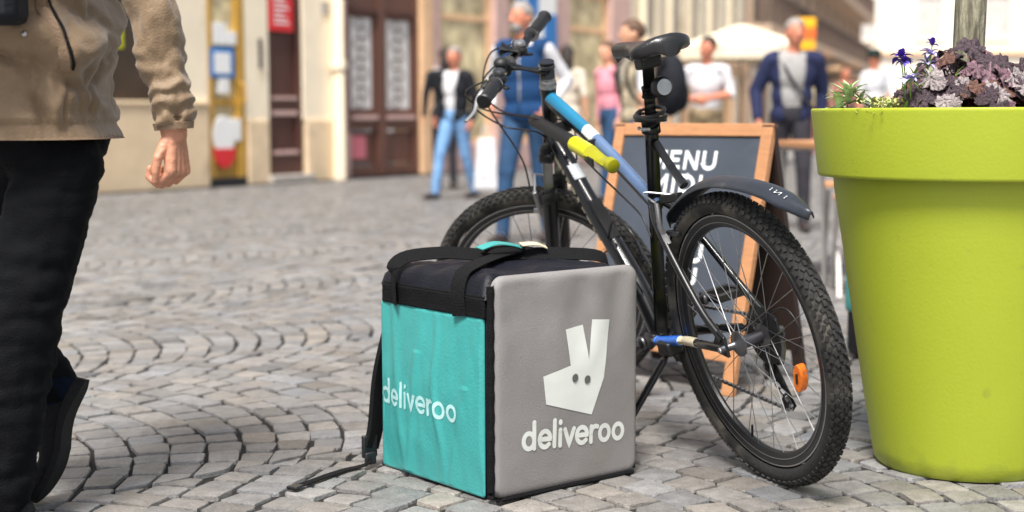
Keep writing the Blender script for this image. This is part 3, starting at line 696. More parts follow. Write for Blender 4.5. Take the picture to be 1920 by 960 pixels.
dtp = curve_pts([(.868, 0, .815), (.80, 0, .742), (.66, 0, .572), (.53, 0, .425), tuple(BB)], 28)
MB().tube(dtp, [.0235] * 12 + [.0255] * (len(dtp) - 12), 18).build('down_tube', M_black, bike)
dn = (dtp[14] - dtp[10]).normalized(); up_ = dn.cross(Y).normalized(); up_ = up_ if up_.z > 0 else -up_
for i in range(11):   # pale letter blocks of the worn decal along the tube's near side
    c = dtp[5 + i] + Y * .0215 + up_ * (-.010); L_ = .012 + .008 * (i % 3)
    MB().box(c, (L_, .004, .013), 0, (dn, Y, up_)).build('decal_letter', M_cream2, bike, bev=.001)
MB().box(dtp[9] + up_ * .0245 + Y * .004, (.05, .034, .004), 0, (dn, Y, up_)).build('frame_label', M_decal, bike, bev=.002)
MB().box(dtp[14] + up_ * .026, (.13, .034, .006), 0, (dn, Y, up_)).build('cable_cover', M_slate if False else M_satin, bike, bev=.002)
bc = MB()
for s_ in (-1, 1): bc.tube([dtp[17] + up_ * .031 + Y * (.012 * s_), dtp[18] + up_ * .06 + Y * (.03 * s_), dtp[22] + up_ * .06 + Y * (.03 * s_), dtp[23] + up_ * .031 + Y * (.012 * s_)], .003, 6)
bc.build('bottle_cage', M_dalu, bike)
st_ = MB().tube([BB, STT - US * .03, STT], [.0175, .0175, .019], 18); st_.build('seat_tube', M_black, bike)
MB().tube([STT - US * .045 - X * .02, Vector((.17, 0, .70))], .0115, 10).build('mudguard_stay', M_black, bike)
for s_ in (1, -1):
    MB().tube(curve_pts([(.325, .012 * s_, .655), (.265, .04 * s_, .60), (.10, .064 * s_, .435), (.008, .068 * s_, .362)], 16), .0095, 10).build('seatstay', M_black, bike)
    cp = curve_pts([(.43, .03 * s_, .288), (.36, .045 * s_, .300), (.22, .052 * s_, .325), (.10, .068 * s_, .338), (.01, .070 * s_, .343)], 20)
    ch = MB().tube(cp[:4], .0125, 12, m=0).tube(cp[3:10], .013, 12, m=1 if s_ > 0 else 0).tube(cp[9:14], .0115, 12, m=2 if s_ > 0 else 0).tube(cp[13:], .0105, 12, m=0)
    ch.build('chainstay', [M_black, M_blu2, M_cream2], bike)
    MB().prism([(-.012, .325), (.03, .33), (.045, .352), (.02, .385), (-.006, .372)], lambda u, v, h: Vector((u, h, v)), .066 * s_, .074 * s_).build('dropout', M_black, bike, bev=.0015)
    nb = MB().lathe([(.0, 0), (.009, 0), (.009, .008 * s_), (.006, .013 * s_), (0, .013 * s_)], 6, (0, .074 * s_, WR), (X, Z, Y)); nb.build('axle_nut', M_alu, bike, smooth=False)
MB().tube([BB - Y * .038, BB + Y * .038], .024, 18).build('bottom_bracket', M_dalu, bike)
# --- fork and front end (turned)
MB().tube([S(HB - A_ * .028), S(HB)], .025, 16).build('headset', M_dalu, bike)
fk = MB(); fk.bar(S(A0 + A_ * .475 - Y * .075), S(A0 + A_ * .475 + Y * .075), .045, .034, Sd(A_)); fko = fk.build('fork', M_black, bike, bev=.01)
for s_ in (1, -1):
    off = Y * (.058 * s_)
    MB().tube([S(A0 + A_ * .30 + off), S(A0 + A_ * .48 + off)], .0145, 14).build('stanchion', M_alu, fko)
    MB().tube([S(A0 + Q_ * .042 + off * 1.12), S(A0 + A_ * .06 + Q_ * .016 + off), S(A0 + A_ * .14 + off), S(A0 + A_ * .34 + off)], [.014, .018, .0215, .0225], 16).build('fork_leg', M_black, fko)
    MB().lathe([(.0235, 0), (.026, .006), (.0235, .014), (.025, .02), (.022, .028), (.02, .034)], 16, S(A0 + A_ * .335 + off), (Sd(X), Sd(Y), Sd(A_))).build('fork_seal', M_satin, fko)
    MB().lathe([(.018, 0), (.021, .004), (.021, .02), (.015, .026), (0, .026)], 14, S(A0 + A_ * .488 + off), (Sd(X), Sd(Y), Sd(A_))).build('fork_cap', M_satin, fko)
    b0 = S(A0 + A_ * .275 + off * .7 + Q_ * .03)
    ba = MB().bar(b0, S(A0 + A_ * .36 + off * .9 + Q_ * .045), .012, .012).bar(S(A0 + A_ * .292 + off * .62 + Q_ * .0), S(A0 + A_ * .292 + off * .62 + Q_ * .055), .009, .016)
    ba.build('front_brake_arm', M_alu if s_ > 0 else M_satin, fko, bev=.002)
MB().tube([S(A0 + A_ * .36 + Y * .052 + Q_ * .045), S(A0 + A_ * .40 + Y * .02 + Q_ * .05), S(A0 + A_ * .36 - Y * .052 + Q_ * .045)], .003, 6).build('brake_wire', M_alu, fko)
ST_ = HT + A_ * .045; CL = ST_ + .1146 * (Q_ * cos(.1) + A_ * sin(.1))
hsx = (Sd(X), Sd(Y), Sd(A_))
MB().lathe([(.0245, 0), (.0245, .008), (.02, .009), (.0205, .02), (.0205, .028)], 20, S(HT), (SROT @ Q_, Sd(Y), Sd(A_))).build('headset', M_alu, bike)
sm_ = MB().tube([S(HT + A_ * .024), S(ST_ + A_ * .03)], .021, 18).tube([S(ST_), S(CL)], [.018, .0165], 16).build('stem', M_black, bike)
for h_ in (.012, .058): MB().tube([S(HT + A_ * h_), S(HT + A_ * (h_ + .006))], .0235, 18).build('stem_spacer', M_alu, sm_)
MB().tube([S(CL - Y * .024), S(CL + Y * .024)], .022, 16).build('stem_clamp', M_satin, sm_)
barp = lambda y_: CL + Y * y_ + (A_ * .03 - Q_ * .03) * min(1, max(0, (abs(y_) - .04) / .20))
hb = MB().tube([S(barp(y_ / 100)) for y_ in range(-31, 32, 2)], [.0135 if abs(y_) < 7 else .0112 for y_ in range(-31, 32, 2)], 14); hbo = hb.build('handlebar', M_black, bike)
for s_ in (1, -1):
    gp = [S(barp(s_ * y_)) for y_ in (.188, .192, .20, .205, .25, .30, .308, .313)]
    MB().tube(gp, [.0215, .0215, .017, .0165, .0175, .0165, .02, .017], 18).build('grip', M_satin, hbo)
    MB().tube([S(barp(s_ * .183)), S(barp(s_ * .188))], .0218, 18).build('grip_ring', M_alu, hbo)
    lv = S(barp(s_ * .150)); q2 = Sd(Q_); a2 = Sd(A_); y2 = Sd(Y) * s_
    MB().tube([lv, lv + q2 * .022 - a2 * .008, lv + q2 * .036 - a2 * .016 + y2 * .012], [.016, .014, .011], 12).build('brake_mount', M_satin, hbo)
    bl_ = curve_pts([lv + q2 * .034 - a2 * .014 + y2 * .006, lv + q2 * .040 - a2 * .028 + y2 * .05, lv + q2 * .034 - a2 * .042 + y2 * .10, lv + q2 * .044 - a2 * .05 + y2 * .15], 14)
    MB().tube(bl_, [.0065] * 4 + [.0058] * (len(bl_) - 4), 10, flat=(a2, .6)).build('brake_lever', M_alu if s_ > 0 else M_dalu, hbo)
    sh = S(barp(s_ * .105)); 
    MB().ball(sh - a2 * .004 + q2 * .004, (.026, .022, .019), 16, 10, ax=(q2, y2, a2)).build('shifter', M_satin, hbo)
    MB().lathe([(0, .012), (.013, .012), (.016, .008), (.016, 0)], 18, sh + a2 * .012, (q2, y2, a2)).build('shifter_dial', M_alu if s_ < 0 else M_dalu, hbo)
    MB().bar(sh + q2 * .01 - a2 * .018, sh - q2 * .03 - a2 * .022 + y2 * .02, .012, .006, a2).build('shift_paddle', M_satin, hbo, bev=.001)
bell = S(barp(.055)); MB().ball(bell + Sd(A_) * .028, (.021, .021, .016), 18, 10, ax=(Sd(Q_), Sd(Y), Sd(A_))).build('bell', M_satin, hbo)
hl = S(barp(-.055)); MB().tube([hl + Sd(A_) * .02 - Sd(Q_) * .02, hl + Sd(A_) * .026 + Sd(Q_) * .03], [.015, .02], 14).build('front_lamp', M_satin, hbo)
# --- cables
def cable(*pts, r=.0026, m=M_cable, name='cable'): MB().tube(curve_pts(pts, 30), r, 7).build(name, m, bike)
lL, lR = S(barp(.135) + Q_ * .03), S(barp(-.135) + Q_ * .03)
cable(lL, S(barp(.10) + Q_ * .10 - A_ * .05), S(CL + Y * .03 + Q_ * .06 - A_ * .12), (.80, .055, .872), (.74, .04, .845))
cable(S(barp(.09) + Q_ * .02), S(barp(.06) + Q_ * .09 - A_ * .09), S(CL + Q_ * .02 - A_ * .17 + Y * .02), (.84, .045, .83), (.80, .03, .765))
cable(lR, S(barp(-.10) + Q_ * .09 - A_ * .02), S(CL + Y * .0 + Q_ * .07 - A_ * .10), S(A0 + A_ * .46 + Q_ * .085 + Y * .03), S(A0 + A_ * .37 + Y * .055 + Q_ * .055))
cable(S(barp(-.09) + Q_ * .02), S(CL + Q_ * .08 - A_ * .06 - Y * .02), S(CL + Q_ * .03 - A_ * .15 - Y * .03), (.83, -.04, .84), (.78, -.02, .74))
cable((.64, .03, .77), (.55, .026, .715), (.46, .024, .668), (.37, .025, .62), (.33, .03, .57), (.31, .03, .64), (.25, .05, .615))
cable((.60, .02, .545), (.52, .03, .60), (.44, .03, .575), (.42, .02, .50), r=.0035)
# --- seat
MB().tube([STT - US * .05, BB + US * .746], .0142, 16).build('seatpost', M_black, bike)
sc = MB().tube([STT - US * .014, STT + US * .012], .0235, 18).build('seat_clamp', M_satin, bike)
MB().tube([STT + Y * .022 + X * .02, STT + Y * .034 - X * .02, STT + Y * .03 - X * .045], [.005, .005, .004], 8).build('clamp_lever', M_alu, sc)
cl_ = MB()
for i, (r_, h_) in enumerate(((.036, .016), (.038, .026), (.034, .036))):
    cl_.tube([STT + US * h_ + (X * cos(t) + Y * sin(t)) * r_ + US * (.008 * sin(t + i)) for t in [2 * pi * k / 28 for k in range(28)]], .0048, 8, closed=True)
cl_.build('coiled_lock', M_cable, bike)
PT = BB + US * .750
sd_ = MB(); ns, nk = 30, 22
def saddle_pt(k, v):
    L = .275; x = PT.x - .125 + L * v
    w_ = .078 * (1 - (max(0, (.22 - v)) / .22) ** 2.4 * .75) if v < .22 else (.078 - (.078 - .024) * min(1, ((v - .22) / .42)) ** .85 if v < .64 else .024 * (1 - max(0, (v - .9) / .1) ** 2 * .7))
    topz = PT.z + .046 + .012 * cos(min(1, v / .5) * pi * .5) ** 2 + (.006 * (v - .5) if v > .5 else 0) - (max(0, v - .92) / .08) ** 2 * .012 - (max(0, .05 - v) / .05) ** 2 * .012
    a = 2 * pi * k; ca, sa = cos(a), sin(a)
    y_ = w_ * (abs(ca) ** .75) * (1 if ca > 0 else -1)
    th = .034 if v < .5 else .030
    z_ = topz - th * .45 + (th * .45 * (abs(sa) ** .8) if sa > 0 else -th * .75 * (abs(sa) ** .5)) - (.010 * (y_ / .078) ** 2)
    return Vector((x, y_, z_))
sd_.grid(saddle_pt, nk, ns, wrapu=True); sd_.f += [tuple(range(nk)), tuple((ns - 1) * nk + i for i in range(nk))]; sd_.m += [0, 0]
sdo = sd_.build('saddle', M_sadd, bike, ang=70)
rl = MB()
for s_ in (-1, 1): rl.tube(curve_pts([(PT.x - .085, .03 * s_, PT.z + .026), (PT.x - .03, .022 * s_, PT.z + .008), (PT.x + .03, .022 * s_, PT.z + .008), (PT.x + .12, .010 * s_, PT.z + .028)], 12), .0036, 8)
rl.build('saddle_rails', M_steel, sdo)
MB().span((PT.x - .022, -.027, PT.z - .018), (PT.x + .022, .027, PT.z + .013)).build('saddle_clamp', M_satin, sdo, bev=.006)
MB().box((PT.x - .116, .0, PT.z + .018), (.006, .05, .018)).build('saddle_badge', M_cream2, sdo, bev=.002)
lp = BB + US * .672
MB().tube([lp + US * .012, lp - US * .012], .019, 16).tube([lp, lp - X * .03], .010, 10).build('rear_light_bracket', M_satin, bike)
rl_ = MB().lathe([(0, 0), (.020, 0), (.0255, .006), (.0255, .02), (.02, .026), (0, .026)], 22, lp - X * .03 - Y * .012 + Z * .008, (Y, Z, -X)).build('rear_light', M_satin, bike)
MB().lathe([(0, .0272), (.019, .0268), (.0195, .025)], 22, lp - X * .03 - Y * .012 + Z * .008, (Y, Z, -X)).build('light_lens', M_refl, rl_)
# --- rear mudguard
gd = MB(); path = curve_pts([(.255, 0, .60), (.232, 0, .640), (.135, 0, .690), (.04, 0, .717), (-.06, 0, .724), (-.17, 0, .715), (-.25, 0, .697), (-.335, 0, .662)], 36); ng = len(path)
def guardf(u, v):
    i = min(ng - 1, int(round(v * (ng - 1)))); p = path[i]; t = (path[min(i + 1, ng - 1)] - path[max(i - 1, 0)]).normalized(); n_ = Y.cross(t); n_ = n_ if n_.dot(p - rwo) > 0 else -n_
    hw = .033 * (.6 + .4 * min(1, v / .15)); hw *= 1 if v < .86 else (1 - ((v - .86) / .14) ** 1.6 * .75)
    y_ = (u * 2 - 1); ro = .018 * (1 - y_ * y_) if True else 0
    return p + Y * (hw * y_) + n_ * (ro - .010)
gd.grid(guardf, 11, ng); go_ = gd.build('mudguard', M_guard, bike, ang=80); so2 = go_.modifiers.new('thick', 'SOLIDIFY'); so2.thickness = .003; so2.offset = -1
for i in range(5):
    v = .80 + i * .018; p = guardf(.72, v); q_ = guardf(.60, v + .012); n_ = Vector((-.3, .4, 1)).normalized() * .0022
    MB().tube([p + n_, q_ + n_], .0014, 5).build('mudguard_print', M_decal, go_)
MB().bar((.20, 0, .672), (.29, 0, .66), .02, .02).build('mudguard_mount', M_satin, go_, bev=.003)
# --- rear brake
for s_ in (1, -1):
    MB().tube([(.225, .042 * s_, .565), (.235, .05 * s_, .61), (.238, .045 * s_, .665)], [.008, .007, .006], 8).build('rear_brake_arm', M_alu, bike)
    MB().box((.215, .028 * s_, .588), (.055, .012, .012)).build('brake_pad', M_satin, bike, bev=.002)
MB().tube(curve_pts([(.24, .046, .665), (.285, .05, .69), (.24, 0, .675), (.238, -.045, .665)], 12), .0025, 6).build('brake_noodle', M_alu, bike)
# --- drivetrain
cr = MB(); n = 72
for r_, y_ in ((.087, -.046), (.072, -.039)): cr.prism([((r_ if k % 2 else r_ - .004) * cos(2 * pi * k / n), (r_ if k % 2 else r_ - .004) * sin(2 * pi * k / n)) for k in range(n)], lambda u, v, h: BB + Vector((u, h, v)), y_, y_ + .003)
cr.build('chainring', M_satin, bike, smooth=False)
ca_ = Vector((cos(-.62), 0, sin(-.62)))
for s_ in (1, -1):
    r0 = BB + Y * (.058 * s_); r1 = r0 + ca_ * (.165 * s_) + Y * (.012 * s_)
    MB().tube([r0, r1], [.0155, .0125], 12, flat=(Y, .7)).ball(r0, (.019, .012, .019)).ball(r1, (.016, .012, .016)).build('crank', M_dalu, bike)
    pc = r1 + Y * (.055 * s_); pd = MB().tube([r1, pc + Y * (.04 * s_)], .007, 8)
    for dx in (-.038, .038): pd.box(pc + X * dx, (.014, .085, .02))
    for dy in (-.038, .038): pd.box(pc + Y * dy, (.075, .012, .018))
    pdo = pd.build('pedal', M_satin, bike, bev=.002)
cpath = [(.449 + .087 * cos(a), .285 + .087 * sin(a)) for a in [radians(100 - 12 * i) for i in range(17)]]
cg = Vector((-.03, 0, .183)); gj = Vector((.02, 0, .262))
lower = [(cg.x + .016 * cos(a), cg.z + .016 * sin(a)) for a in [radians(-80 - 20 * i) for i in range(6)]]
jk = [(gj.x + .016 * cos(a), gj.z + .016 * sin(a)) for a in [radians(-40 + 25 * i) for i in range(6)]]
cas = [(.042 * cos(a), WR + .042 * sin(a)) for a in [radians(-40 - 0) - radians(25 * i) for i in range(10)]]
loop = [Vector((x, -.043, z_)) for x, z_ in cpath + lower + jk + cas[::1]]
pts = []; 
for i in range(len(loop)):
    a, b = loop[i], loop[(i + 1) % len(loop)]; n_ = max(1, int((b - a).length / .0095))
    for k in range(n_): pts.append(a.lerp(b, k / n_))
chn = MB()
for i in range(len(pts)):
    a, b = pts[i], pts[(i + 1) % len(pts)]
    if (b - a).length < 1e-5: continue
    wv = .0068 if i % 2 else .0042; chn.bar(a - (b - a) * .15, b + (b - a) * .15, wv, .0075 if i % 2 else .006, Z, m=i % 2)
chn.build('chain', [M_satin, M_alu], bike, smooth=False)
dr_ = MB().tube([(0, -.078, .335), (.012, -.076, .30), gj + Y * -.072], [.011, .016, .012], 12).build('derailleur', M_dalu, bike)
MB().prism([(gj.x + .02, gj.z + .016), (gj.x - .016, gj.z + .014), (cg.x - .022, cg.z - .006), (cg.x - .004, cg.z - .022), (cg.x + .018, cg.z - .01)], lambda u, v, h: Vector((u, h, v)), -.054, -.051).build('derailleur_cage', M_satin, dr_, bev=.0008)
for c_ in (gj, cg): MB().lathe([(.003, -.003), (.017, -.003), (.017, .003), (.003, .003)], 16, c_ + Y * -.043, (X, Z, Y)).build('pulley', M_satin, dr_)
cable((.09, -.07, .352), (-.03, -.08, .40), (-.075, -.085, .345), (-.04, -.082, .29), r=.0025, m=M_cable)
# --- stand
kf = BINV @ Vector((.255, 3.535, .006)); kt = Vector((.318, .045, .288))
ks = MB().tube([kt, kt.lerp(kf, .12), kf.lerp(kt, .06), kf], [.016, .0105, .009, .012], 10).build('kickstand', M_black, bike)
MB().box(kt + Z * .004, (.055, .05, .035)).build('stand_bracket', M_satin, ks, bev=.005)
# --- lime capsule under the top tube
c0, c1 = Vector((.862, .05, .872)), Vector((.405, .05, .748)); cd = (c1 - c0)
bt_ = MB().tube([c0 + cd * t for t in (0, .02, .05, .46, .53)], [.012, .016, .018, .019, .019], 18).build('tool_capsule', M_satin, bike)
MB().tube([c0 + cd * t for t in (.53, .54, .72)], [.020, .0215, .0215], 18).build('capsule_sleeve', M_limeb, bt_)
MB().tube([c0 + cd * t for t in (.72, .93, .975, .98)], [.0212, .0195, .018, .011], 18).build('capsule_end', M_olive, bt_)
MB().bar(c0 + cd * .8 + Y * .0285, c0 + cd * .86 + Y * .0283, .004, .02).build('capsule_latch', M_satin, bt_)
for t in (.25, .62): MB().bar(c0 + cd * t - Y * .055, c0 + cd * t + Y * .004, .02, .03).build('capsule_strap', M_satin, bt_)
# ================================================================== DELIVERY BAG
M_navy = mat('navy_nylon', srgb(15, 16, 26), .5, .25, 14, .25, 220, spec=.3)
M_web = mat('black_webbing', (.004, .004, .005), .75, .2, 60, .5, 300, spec=.2)
M_grey = mat('grey_reflective_fabric', srgb(131, 128, 127), .66, .07, 7, .22, 380, fine=.05, dirt=(srgb(128, 120, 114), 5, .6, .35))
M_tealf = mat('teal_nylon', srgb(62, 156, 153), .33, .08, 6, .15, 160)
M_logo = mat('reflective_print', srgb(214, 218, 213), .5, .05, 12)
M_logo2 = mat('worn_silver_print', srgb(172, 214, 214), .5, .16, 40)
M_eye = mat('dark_grey_print', srgb(92, 92, 92), .6, .05, 10)
M_buck = mat('buckle_plastic', (.015, .015, .017), .35, .1, 20)
BW, BD, BH = .444, .432, .49
def panel(fn, w_, h_, thick, rad, edge, wr, n=46):
    mb = MB(); vs = []; k = []
    for j in range(n + 1):
        for i in range(n + 1):
            # denser towards the borders
            f_ = lambda t: .5 - .5 * cos(pi * t) if True else t
            u, v = f_(i / n) * w_, f_(j / n) * h_
            cx = min(max(u, rad), w_ - rad); cy = min(max(v, rad), h_ - rad); d = Vector((u - cx, v - cy))
            if d.length > rad and abs(d.x) > 1e-9 and abs(d.y) > 1e-9:
                m_ = max(abs(d.x), abs(d.y)) ; d = d.normalized() * m_; u, v = cx + d.x, cy + d.y
            dx = min(u, w_ - u); dy = min(v, h_ - v); de = min(dx, dy)
            if (u < rad or u > w_ - rad) and (v < rad or v > h_ - rad): de = rad - Vector((u - cx, v - cy)).length
            de = max(0, de); s = min(1, de / edge); h = thick * sqrt(max(0, 1 - (1 - s) ** 2)) + wr(u, v) * min(1, de / (edge * 1.6))
            vs.append(fn(u, v, h))
    fs = [(j * (n + 1) + i, j * (n + 1) + i + 1, (j + 1) * (n + 1) + i + 1, (j + 1) * (n + 1) + i) for j in range(n) for i in range(n)]
    return mb.add(vs, fs)
def ribbon(mb, pts, wdir, wd, th, m=0):
    pts = [Vector(p) for p in pts]; n = len(pts); vs = []; fs = []
    for i, p in enumerate(pts):
        t = (pts[min(i + 1, n - 1)] - pts[max(i - 1, 0)]).normalized(); w_ = Vector(wdir[i] if isinstance(wdir, list) else wdir); w_ = (w_ - t * w_.dot(t)).normalized(); u = t.cross(w_)
        vs += [p + w_ * wd / 2 + u * th / 2, p - w_ * wd / 2 + u * th / 2, p - w_ * wd / 2 - u * th / 2, p + w_ * wd / 2 - u * th / 2]
    for i in range(n - 1):
        for k in range(4): fs.append((i * 4 + k, i * 4 + (k + 1) % 4, i * 4 + 4 + (k + 1) % 4, i * 4 + 4 + k))
    fs += [(0, 1, 2, 3), ((n - 1) * 4, (n - 1) * 4 + 1, (n - 1) * 4 + 2, (n - 1) * 4 + 3)]
    return mb.add(vs, fs, m)
bag = thing('delivery_bag', 'teal and grey cube-shaped delivery backpack standing on the cobbles', 'bag', (-.0513, 3.042, 0), .6779)
core = MB().span((.012, .014, .004), (BW - .006, BD - .004, .452)).build('bag_body', M_navy, bag, bev=.014)
wrg = lambda u, v: .0035 * sin(u * 46 + 1.2 + 3 * fbm((u, v, 3), 3)) * math.exp(-((v - BH) / .16) ** 2) + .0032 * fbm((u, v, 0), 4) + .007 * sin(pi * u / BW) * sin(pi * v / BH)
fgrey = lambda u, v, h: Vector((.014 + u, .012 - h, .004 + v))
gp_ = panel(fgrey, BW - .012, BH + .004, .016, .03, .016, wrg); gpo = gp_.build('front_panel', M_grey, bag, ang=80)
def surf_g(u, v, h):    # point printed on the padded front, u v measured on the face
    uu, vv = u - .014, v - .004
    return fgrey(uu, vv, .016 + wrg(uu, vv) + h + .0006)
def wrt(u, v):
    a = fbm((u, v * .35, 7), 6)
    f1 = .0055 * math.exp(-(((u - .165) - (v - .25) * .06 + .008 * sin(v * 22)) / .012) ** 2) * (.4 + .6 * sin(min(1, max(0, v / .4)) * pi))
    f2 = .005 * math.exp(-(((u - .255) + (v - .2) * .16) / .014) ** 2) * (1 if v < .3 else .4)
    f3 = .0045 * math.exp(-(((u - .09) + (v - .12) * .28) / .012) ** 2) * (1 if v < .24 else .2)
    f4 = .004 * math.exp(-(((u - .33) - (v - .25) * .12) / .016) ** 2)
    return .95 * (f1 + f2 + f3 + f4) + .009 * a + .009 * sin(pi * u / .4) * sin(pi * min(1, v / .4))
fteal = lambda u, v, h: Vector((.010 - h, .026 + u, .006 + v))
tp = panel(fteal, .402, .402, .004, .008, .006, wrt, 150); tpo = tp.build('side_panel', M_tealf, bag, ang=80)
def surf_t(u, v, h): return fteal(u, v, .004 + wrt(u, v) + h + .0006)
ep = MB()
em = [(.2118, .3667), (.2664, .3724), (.2813, .2921), (.2941, .3821), (.3488, .3771), (.331, .2454), (.2915, .1618), (.1536, .2034), (.1443, .2675), (.2247, .2837)]
# fill the emblem with small facets that follow the padded surface
def tri_fill(poly_tris, n=10):
    for a, b, c in poly_tris:
        idx = {}; vs = []; fs = []
        for i in range(n + 1):
            for j in range(n + 1 - i):
                s, t = i / n, j / n; idx[i, j] = len(vs); vs.append(surf_g(a[0] + (b[0] - a[0]) * s + (c[0] - a[0]) * t, a[1] + (b[1] - a[1]) * s + (c[1] - a[1]) * t, .0004))
        for i in range(n):
            for j in range(n - i):
                fs.append((idx[i, j], idx[i + 1, j], idx[i, j + 1]))
                if i + j < n - 1: fs.append((idx[i + 1, j], idx[i + 1, j + 1], idx[i, j + 1]))
        ep.add(vs, fs)
E_ = em
tri_fill([(E_[0], E_[9], E_[2]), (E_[0], E_[2], E_[1]), (E_[2], E_[5], E_[3]), (E_[3], E_[5], E_[4]), (E_[9], E_[6], E_[5]), (E_[9], E_[5], E_[2]), (E_[9], E_[8], E_[7]), (E_[9], E_[7], E_[6])])
emb = ep.build('emblem', M_logo, gpo, ang=180)
for cx, cz in ((.2376, .2540), (.2765, .2457)):
    ey = MB(); ey.add([surf_g(cx, cz, .002)] + [surf_g(cx + .0095 * cos(2 * pi * k / 18), cz + .0095 * sin(2 * pi * k / 18), .002) for k in range(18)], [(0, 1 + k, 1 + (k + 1) % 18) for k in range(18)]); ey.build('emblem_eye', M_eye, emb)
lt = MB(); lettering(lt, 'deliveroo', lambda u, v, h: surf_g(u, v - (u - .087) * .06, h), .088, .106, .0435, .255, True, width=.316); lt.build('lettering', M_logo, gpo, smooth=False)
lt = MB(); lettering(lt, 'deliveroo', lambda u, v, h: surf_t(.4005 - u, v, h), .0, .155, .0405, .22, True, width=.322); lt.build('lettering', M_logo2, tpo, smooth=False)
# dark band above the teal, lid, piping, straps
bd = panel(lambda u, v, h: Vector((.008 - h, .02 + u, .405 + v)), .398, .046, .006, .004, .004, lambda u, v: .002 * fbm((u, v, 2), 20)); bd.build('side_band', M_web, bag, ang=80)
lid = MB(); nl = 40
def lidf(u, v):
    x = .004 + u * (BW - .008); y = .016 + v * (BD - .016); ex = min(u, 1 - u) * BW; ey = min(v, 1 - v) * BD
    e = min(1, ex / .035); e2 = min(1, ey / .03); z_ = .447 + .046 * sqrt(max(0, 1 - (1 - e) ** 2)) * sqrt(max(0, 1 - (1 - e2) ** 2))
    z_ += .012 * sin(pi * u) * sin(pi * v) + .012 * fbm((x, y, 5), 9) * e * e2 + .006 * sin(y * 70 + 2 * fbm((x, y, 1), 6)) * math.exp(-(ex / .06) ** 2) * e
    return Vector((x, y, z_))
lid.grid(lidf, nl, nl); lid.build('lid', M_navy, bag, ang=80)
pp = MB().tube([(.010, .006, z_ / 40 * .49) for z_ in range(1, 40)], [.0085 + .001 * sin(z_ * 1.7) for z_ in range(1, 40)], 10).tube([(.008, .02 + t * .01, .452) for t in range(40)], .004, 8); pp.build('piping', M_web, bag)
MB().tube([(BW + .001, .012 + 0 * t, .01 + t * .012) for t in range(40)], .005, 8).build('piping', M_web, bag)
MB().tube([(.02 + t * .0205, -.002, .004) for t in range(21)], .005, 8).build('piping', M_web, bag)
st1 = MB(); ribbon(st1, curve_pts([(-.003, .355, .405), (-.006, .355, .47), (.0, .36, .496), (.04, .355, .516), (.12, .32, .522), (.20, .26, .516), (.28, .22, .517), (.37, .16, .516), (.435, .12, .508), (.452, .11, .480), (.45, .11, .42)], 40), Vector((.25, .7, .75)), .036, .003); st1.build('handle_strap', M_web, bag, smooth=True, ang=50)
st2 = MB(); ribbon(st2, curve_pts([(-.003, .10, .405), (-.005, .105, .455), (.012, .11, .497), (.06, .13, .511), (.13, .17, .517), (.20, .21, .520), (.25, .23, .522)], 30), Vector((-.3, 1, .1)), .038, .003); st2.build('handle_strap', M_web, bag, smooth=True, ang=50)
st3 = MB(); ribbon(st3, curve_pts([(.18, .25, .53), (.24, .24, .535), (.31, .25, .53), (.36, .30, .52), (.40, .35, .505)], 20), Vector((.3, 1, .0)), .035, .003); st3.build('handle_strap', M_web, bag, smooth=True, ang=50)
kn_ = MB(); kn_.ball((.235, .235, .524), (.06, .03, .014), 18, 10); kno = kn_.build('handle_wrap', M_web, bag)
tg = MB(); ribbon(tg, curve_pts([(.16, .24, .535), (.205, .238, .545), (.245, .23, .541), (.27, .22, .534)], 12), Vector((.2, 1, .2)), .028, .002); tg.build('teal_tag', M_tealf, bag)
tg = MB(); ribbon(tg, curve_pts([(.262, .21, .541), (.30, .20, .541), (.325, .19, .532)], 10), Vector((.2, 1, .3)), .022, .002); tg.build('care_label', M_cream2, bag)
sp_ = MB(); ribbon(sp_, curve_pts([(.06, BD + .004, .40), (.045, BD + .014, .33), (.02, BD + .022, .22), (.005, BD + .022, .10), (-.010, BD + .022, .045)], 24), Vector((1, .25, 0)), .045, .012); sp_.build('shoulder_strap', M_web, bag, ang=60)
sp_ = MB(); ribbon(sp_, curve_pts([(.38, BD + .004, .43), (.39, BD + .03, .33), (.40, BD + .03, .15), (.39, BD + .012, .05)], 20), Vector((1, 0, 0)), .06, .018); sp_.build('shoulder_strap', M_web, bag, ang=60)
bk = MB().box((-.014, BD + .022, .05), (.04, .012, .055)).box((-.018, BD + .012, .022), (.03, .010, .03)); bk.build('strap_buckle', M_buck, bag, bev=.003)
wl = MB(); ribbon(wl, curve_pts([(-.012, BD + .03, .04), (-.03, .44, .012), (-.10, .435, .0075), (-.18, .405, .0085), (-.24, .385, .007), (-.285, .36, .0075)], 26), Vector((.35, 1, .0)), .022, .0024); wl.build('loose_strap', M_web, bag, ang=60)
ls_ = MB().box((-.272, .366, .011), (.03, .028, .006), 0, (Vector((.93, .37, 0)), Vector((-.37, .93, 0)), Z)); ls_.build('strap_slider', M_buck, bag, bev=.002)

bag2 = thing('delivery_bag', 'second teal delivery bag half hidden behind the lime green planter', 'bag', (1.29, 4.62, 0), radians(20))
MB().span((0, 0, .004), (.42, .36, .40)).build('bag_body', M_navy, bag2, bev=.03)
p2 = panel(lambda u, v, h: Vector((.002 - h, .01 + u, .16 + v)), .34, .23, .012, .02, .02, lambda u, v: .004 * fbm((u, v, 4), 7), 24); p2.build('side_panel', M_tealf, bag2, ang=80)
p2 = panel(lambda u, v, h: Vector((.01 + u, .002 - h, .16 + v)), .40, .23, .012, .02, .02, lambda u, v: .004 * fbm((u, v, 9), 7), 24); p2.build('front_panel', M_tealf, bag2, ang=80)

